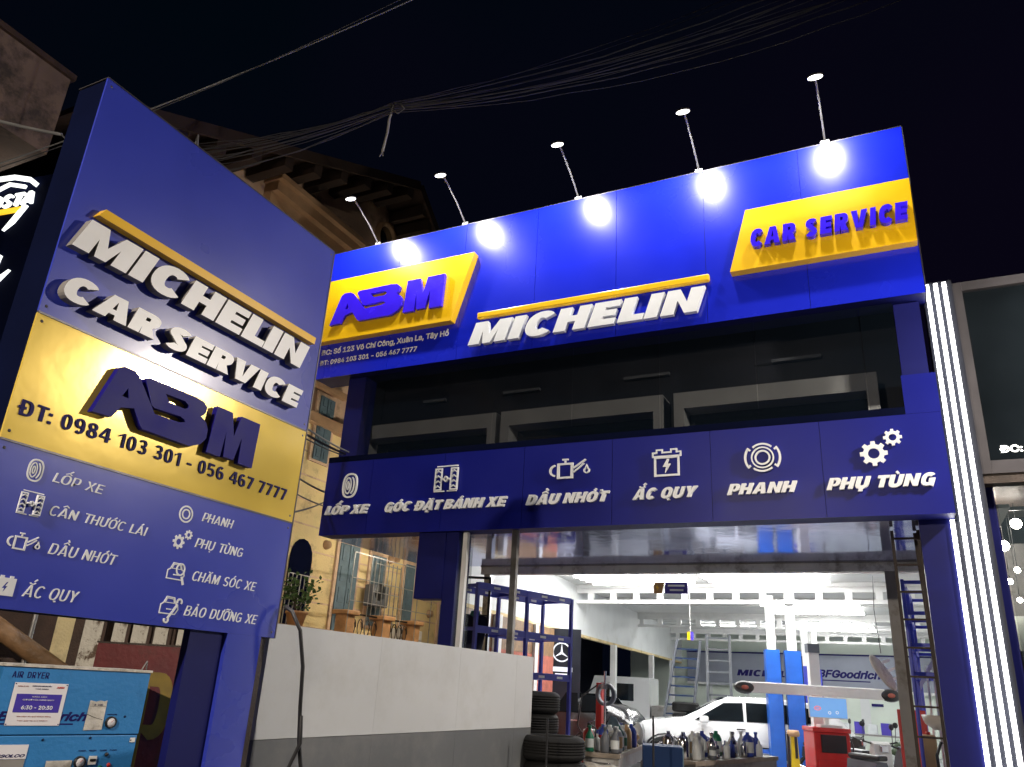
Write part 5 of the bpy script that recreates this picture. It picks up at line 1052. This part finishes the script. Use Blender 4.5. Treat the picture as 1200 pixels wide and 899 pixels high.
# air dryer cabinet
A = thing('air_dryer_cabinet', 'bright blue steel air dryer cabinet bottom left with taped notice, gauges and stickers', 'cabinet', (-5.29, 4.53, 0), math.atan2(.968, .25))
bx('upper_body', (-1.02, .0, 1.150), (0, .55, 1.578), M['cabblue'], A, bev=.006); bx('lower_body', (-1.02, .003, .25), (-.004, .55, 1.144), M['cabblue'], A, bev=.006); bx('seam', (-1.0, .012, 1.1442), (-.01, .5, 1.1498), M['cabdark'], A)
bx('top_lid', (-1.03, -.01, 1.579), (.008, .56, 1.596), M['tape'], A); bx('side_unit', (-1.65, .06, .25), (-1.024, .55, 1.55), M['cabdark'], A)
for x in (-.95, -.1): bx('foot', (x, .05, 0), (x+.07, .5, .249), M['darkiron'], A)
y_ = -.0008
word('AIR DRYER', -.956, -.722, 1.508, .040, M['printn'], A, -.0015, .0014, w=.17, gap=.14, space=.6)
ftext('BFGoodrich', -.985, -.40, 1.240, .075, M['printn'], A, y_, shear=.3, bold=.03, split=True); bx('underline', (-.985, -.0015, 1.213), (-.487, -.0002, 1.222), M['printn'], A)
pp = bx('notice', (-.927, -.006, 1.208), (-.581, -.0030, 1.478), M['paper'], A); bx('notice_band', (-.899, -.0075, 1.290), (-.607, -.0062, 1.407), M['purple'], pp)
ftext('6:30 - 20:30', -.852, -.652, 1.310, .032, M['printw'], pp, -.0078, bold=.02, split=True); ftext('GARA ABM', -.80, -.705, 1.386, .010, M['printw'], pp, -.0078); ftext('GIỜ MỞ CỬA HÀNG NGÀY', -.855, -.652, 1.366, .011, M['printw'], pp, -.0078)
ftext('ABM', -.655, -.605, 1.447, .015, M['red'], pp, -.0065, bold=.03); ftext('GARA Ô TÔ', -.905, -.84, 1.452, .009, M['redbrick'], pp, -.0065); ftext('THÔNG BÁO GIỜ LÀM VIỆC', -.815, -.69, 1.455, .009, M['printn'], pp, -.0065); ftext('CỦA GARA', -.79, -.705, 1.437, .009, M['printn'], pp, -.0065)
ftext('Xin cảm ơn quý khách hàng', -.865, -.65, 1.262, .009, M['redbrick'], pp, -.0065); ftext('Hẹn gặp lại quý khách', -.855, -.665, 1.236, .008, M['redbrick'], pp, -.0065)
for x, z in ((-.92, 1.470), (-.589, 1.470), (-.92, 1.216), (-.589, 1.216)): MB().lathe([(0, -.009), (.004, -.009), (.004, -.0061)], (x, 0, z), 8, axis='y').build('pin', M['printn'], pp)
MB().prism([[(-.409, 1.178), (-.281, 1.182), (-.284, 1.378), (-.300, 1.370), (-.33, 1.376), (-.36, 1.368), (-.403, 1.376)]], -.005, -.0005).build('old_label', M['tape'], A); bx('old_label_line', (-.400, -.0062, 1.335), (-.287, -.0052, 1.339), M['greypaint'], A); ftext('A-100', -.372, -.31, 1.342, .016, M['printn'], A, -.0055)
MB().tube([(-.41, -.0065, 1.285), (-.35, -.0065, 1.262), (-.29, -.0065, 1.248)], .0015, 4).build('scratch_line', M['blackpl'], A)
def gauge(x, z, r):
    g = MB().lathe([(0, -.012), (r*.72, -.012), (r*.76, -.018), (r, -.018), (r*1.02, -.001)], (0, 0, 0), 24, axis='y').build('gauge', M['blackpl'], A, (x, 0, z)); MB().lathe([(0, -.0135), (r*.74, -.0155), (r*.74, -.0122)], n=24, axis='y').build('dial', M['paper'], g)
    MB().bar((0, -.0165, 0), (r*.35, -.0165, r*.4), .002).build('needle', M['red'], g)
gauge(-.227, 1.231, .040); gauge(-.384, .972, .040)
ftext('PRESSURE', -.262, -.190, 1.280, .010, M['printn'], A, y_)
bx('maker_plate', (-.975, -.004, 1.003), (-.742, -.0005, 1.090), M['paper'], A); ftext('ASSOLCO', -.965, -.752, 1.014, .024, M['printn'], A, -.0045, shear=.3, bold=.03); bx('lower_plate', (-.975, -.004, .9), (-.745, -.0005, 1.0), M['greypaint'], A)
bx('yellow_label', (-.605, -.003, .93), (-.435, -.0005, .986), M['olive'] if 0 else M['tape'], A); bx('switch', (-.325, -.012, .955), (-.272, -.0005, 1.01), M['white'], A); bx('switch_toggle', (-.318, -.018, .978), (-.28, -.0125, .992), M['blackpl'], A)
for x, z, m in ((-.175, .949, 'red'), (-.235, .935, 'green'), (-.205, 1.018, 'blackpl')): MB().lathe([(0, -.014), (.012, -.012), (.014, -.001)], (x, 0, z), 14, axis='y').build('button', M[m], A)
for k in range(4): ftext(('POWER', 'DRAIN', 'ALARM', 'FAN')[k], -.405+k*.073, -.357+k*.073, 1.042, .012, M['printn'], A, y_)
bx('small_tag', (-.056, -.003, 1.096), (-.018, -.0005, 1.127), M['white'], A); MB().lathe([(0, -.003), (.006, -.003), (.006, -.0005)], (-.05, 0, 1.11), 8, axis='y').build('bolt', M['blackpl'], A)
for x, z in ((-.66, 1.118), (-.345, 1.128), (-.13, 1.27)): MB().lathe([(0, -.004), (.008, -.003), (.009, -.0005)], (x, 0, z), 10, axis='y').build('bolt', M['cabdark'], A)
MB().tube([(-.03, .1, 1.597), (-.02, .08, 1.64), (.0, .1, 1.66), (.015, .12, 1.60)], .006, 6).build('lifting_eye', M['cablel'], A)

# ================================================================== cables
def sag(p, q, s, n=16):
    p, q = Vector(p), Vector(q); return [p.lerp(q, t_/n)-Vector((0, 0, s*4*(t_/n)*(1-t_/n))) for t_ in range(n+1)]
def cab(name, pts, r, m, label, g=None, cat='cable'):
    return tag(MB().tube(pts, r, 6).build(name, M[m], None), label, cat, g)
G_ = 'overhead cables crossing the night sky'
cab('overhead_cable', sag((-9.6, 4.0, 6.9), (-3.2, 5.85, 9.6), .18), .008, 'cablel', 'pale overhead cable rising from behind the pylon sign to the top of the photo', G_)
cab('overhead_cable', sag((-9.6, 4.0, 6.84), (-3.4, 5.75, 9.62), .25), .006, 'cable', 'darker overhead cable just under the pale one at upper left', G_)
rd3 = random.Random(5)
wl = 'first second third fourth fifth sixth seventh eighth ninth tenth eleventh twelfth thirteenth fourteenth'.split()
for k in range(14):
    a = Vector((-9.6+rd3.uniform(-.3, .3), 5.6, 7.75+.065*k)); b = Vector((-5.78, 7.10, 9.06+.012*k)); c = Vector((1.2+rd3.uniform(-.5, .8), 9.6, 11.0+.10*k))
    s1, s2 = rd3.uniform(.05, .35), rd3.uniform(.15, .55); pts = sag(a, b, s1, 10)[:-1]+sag(b, c, s2, 16)
    cab('overhead_cable', [p+Vector((0, 0, rd3.gauss(0, .012))) for p in pts], rd3.choice((.005, .006, .009)), 'cable', f'dark overhead cable in the bundle above the shop sign, {wl[k]} from below', G_)
t = thing('cable_tie_end', 'pale bound cable tail hanging down from the overhead bundle', 'cable end', (-5.80, 7.10, 9.15)); MB().tube([(0, 0, .02), (-.04, 0, -.2), (-.05, .01, -.42), (-.10, .02, -.72)], .018, 7).build('tail', M['tape'], t); MB().tube([(0, 0, -.05), (.10, 0, -.15), (.2, 0, -.10), (.12, 0, .02), (.02, 0, .05)], .010, 6).build('loop', M['cablel'], t)
for s in (-.03, .03): MB().tube([(-.10, .02, -.72), (-.11+s, .02, -.80)], .008, 5).build('loose_end', M['tape'], t)
t = thing('cable_tie_end', 'small pale loop of wire hanging beside the top edge of the pylon sign', 'cable end', (-6.75, 4.9, 7.22)); MB().tube([(0, 0, .1), (-.03, 0, -.1), (-.05, 0, -.26)], .010, 6).build('tail', M['cablel'], t); MB().tube([(0, 0, .1), (.03, 0, -.05), (.02, 0, -.22)], .008, 6).build('loop', M['cablel'], t)
cab('street_cable', sag((-7.6, 2.7, 6.35), (-6.35, 3.28, 6.0), .03, 8), .016, 'cablel', 'bright pale cable at the left edge in front of the brown building', None)
cab('street_cable', sag((-6.35, 3.28, 6.0), (-5.6, 3.9, 5.2), .05, 8), .008, 'cable', 'thin dark cable running on behind the pylon from the pale cable', None)
for k, (p, q, r, m, l) in enumerate((((-6.0, 5.0, 4.62), (-7.30, 8.98, 4.74), .014, 'cablel', 'pale service cable running to the left end of the band sign'), ((-6.0, 5.0, 4.50), (-7.36, 8.98, 4.72), .018, 'blackpl', 'thick black service cable just under the pale one by the pylon'),
    ((-6.0, 5.1, 4.40), (-7.40, 8.98, 4.70), .010, 'cable', 'thin grey service cable, third below the pale one'), ((-5.9, 5.3, 4.0), (-7.80, 9.25, 4.20), .014, 'blackpl', 'black service cable at the height of the yellow pylon panel'),
    ((-5.9, 5.4, 3.75), (-7.80, 9.3, 4.0), .010, 'cable', 'thin grey cable sagging towards the band sign'), ((-5.8, 5.5, 3.05), (-7.85, 9.3, 4.1), .012, 'cable', 'lowest thin cable passing the arched window'))):
    cab('service_cable', sag(p, q, .10, 14), r, m, l, 'service cables between pylon and band sign')
cab('black_hose', [(-3.56, 3.965, 2.03), (-3.50, 3.97, 2.0), (-3.44, 4.0, 1.89), (-3.43, 4.06, 1.68), (-3.44, 4.1, 1.45), (-3.43, 4.12, 1.26), (-3.38, 4.15, 1.0), (-3.3, 4.2, .5), (-3.25, 4.3, .14)], .013, 'blackpl', 'black hose hanging from the lower right corner of the pylon sign', None, 'hose')
cab('black_hose', [(-3.43, 4.11, 1.40), (-3.40, 4.10, 1.25), (-3.46, 4.06, 1.05), (-3.5, 4.0, .6), (-3.5, 4.0, .14)], .012, 'blackpl', 'second black hose branching off low beside the fence', None, 'hose')

# ================================================================== unseen street lamps added for light, right of view and behind the viewer
def street(x, y, rz, label, lm='street', dz=0):
    t = thing('added_street_lamp', label, 'added street lamp', (x, y, 0), rz, 'unseen lamps added outside the view for light')
    MB().tube([(0, 0, 0), (0, 0, 4), (0, 0, 7.2)], .09, 12, r2=.05).build('pole', M['steel'], t); MB().tube([(0, 0, 7.15), (0, .6, 7.6), (0, 1.4, 7.7)], .035, 8).build('arm', M['steel'], t)
    t.location.z = -dz
    h = MB().box((-.14, 1.3, 7.64), (.14, 1.95, 7.74), bev=.03).build('head', M['greypaint'], t); MB().lathe([(.13, 7.638)]+[(.13*math.cos(a), 7.638-.11*math.sin(a)) for a in [math.pi*k/12 for k in range(1, 6)]]+[(.001, 7.528)], (0, 1.62, 0), 24).build('lens', M[lm], h)
street(3.7, 6.3, R(20), 'unseen lit street lamp added outside the right neighbour shop to light the pylon sign', dz=1.75); street(-2.6, -5.6, R(5), 'unseen lit street lamp assumed straight behind the viewer, the brighter one', 'added_street2', 1.9)  # neither lamp is in view; both added to light pylon, fence and cabinet
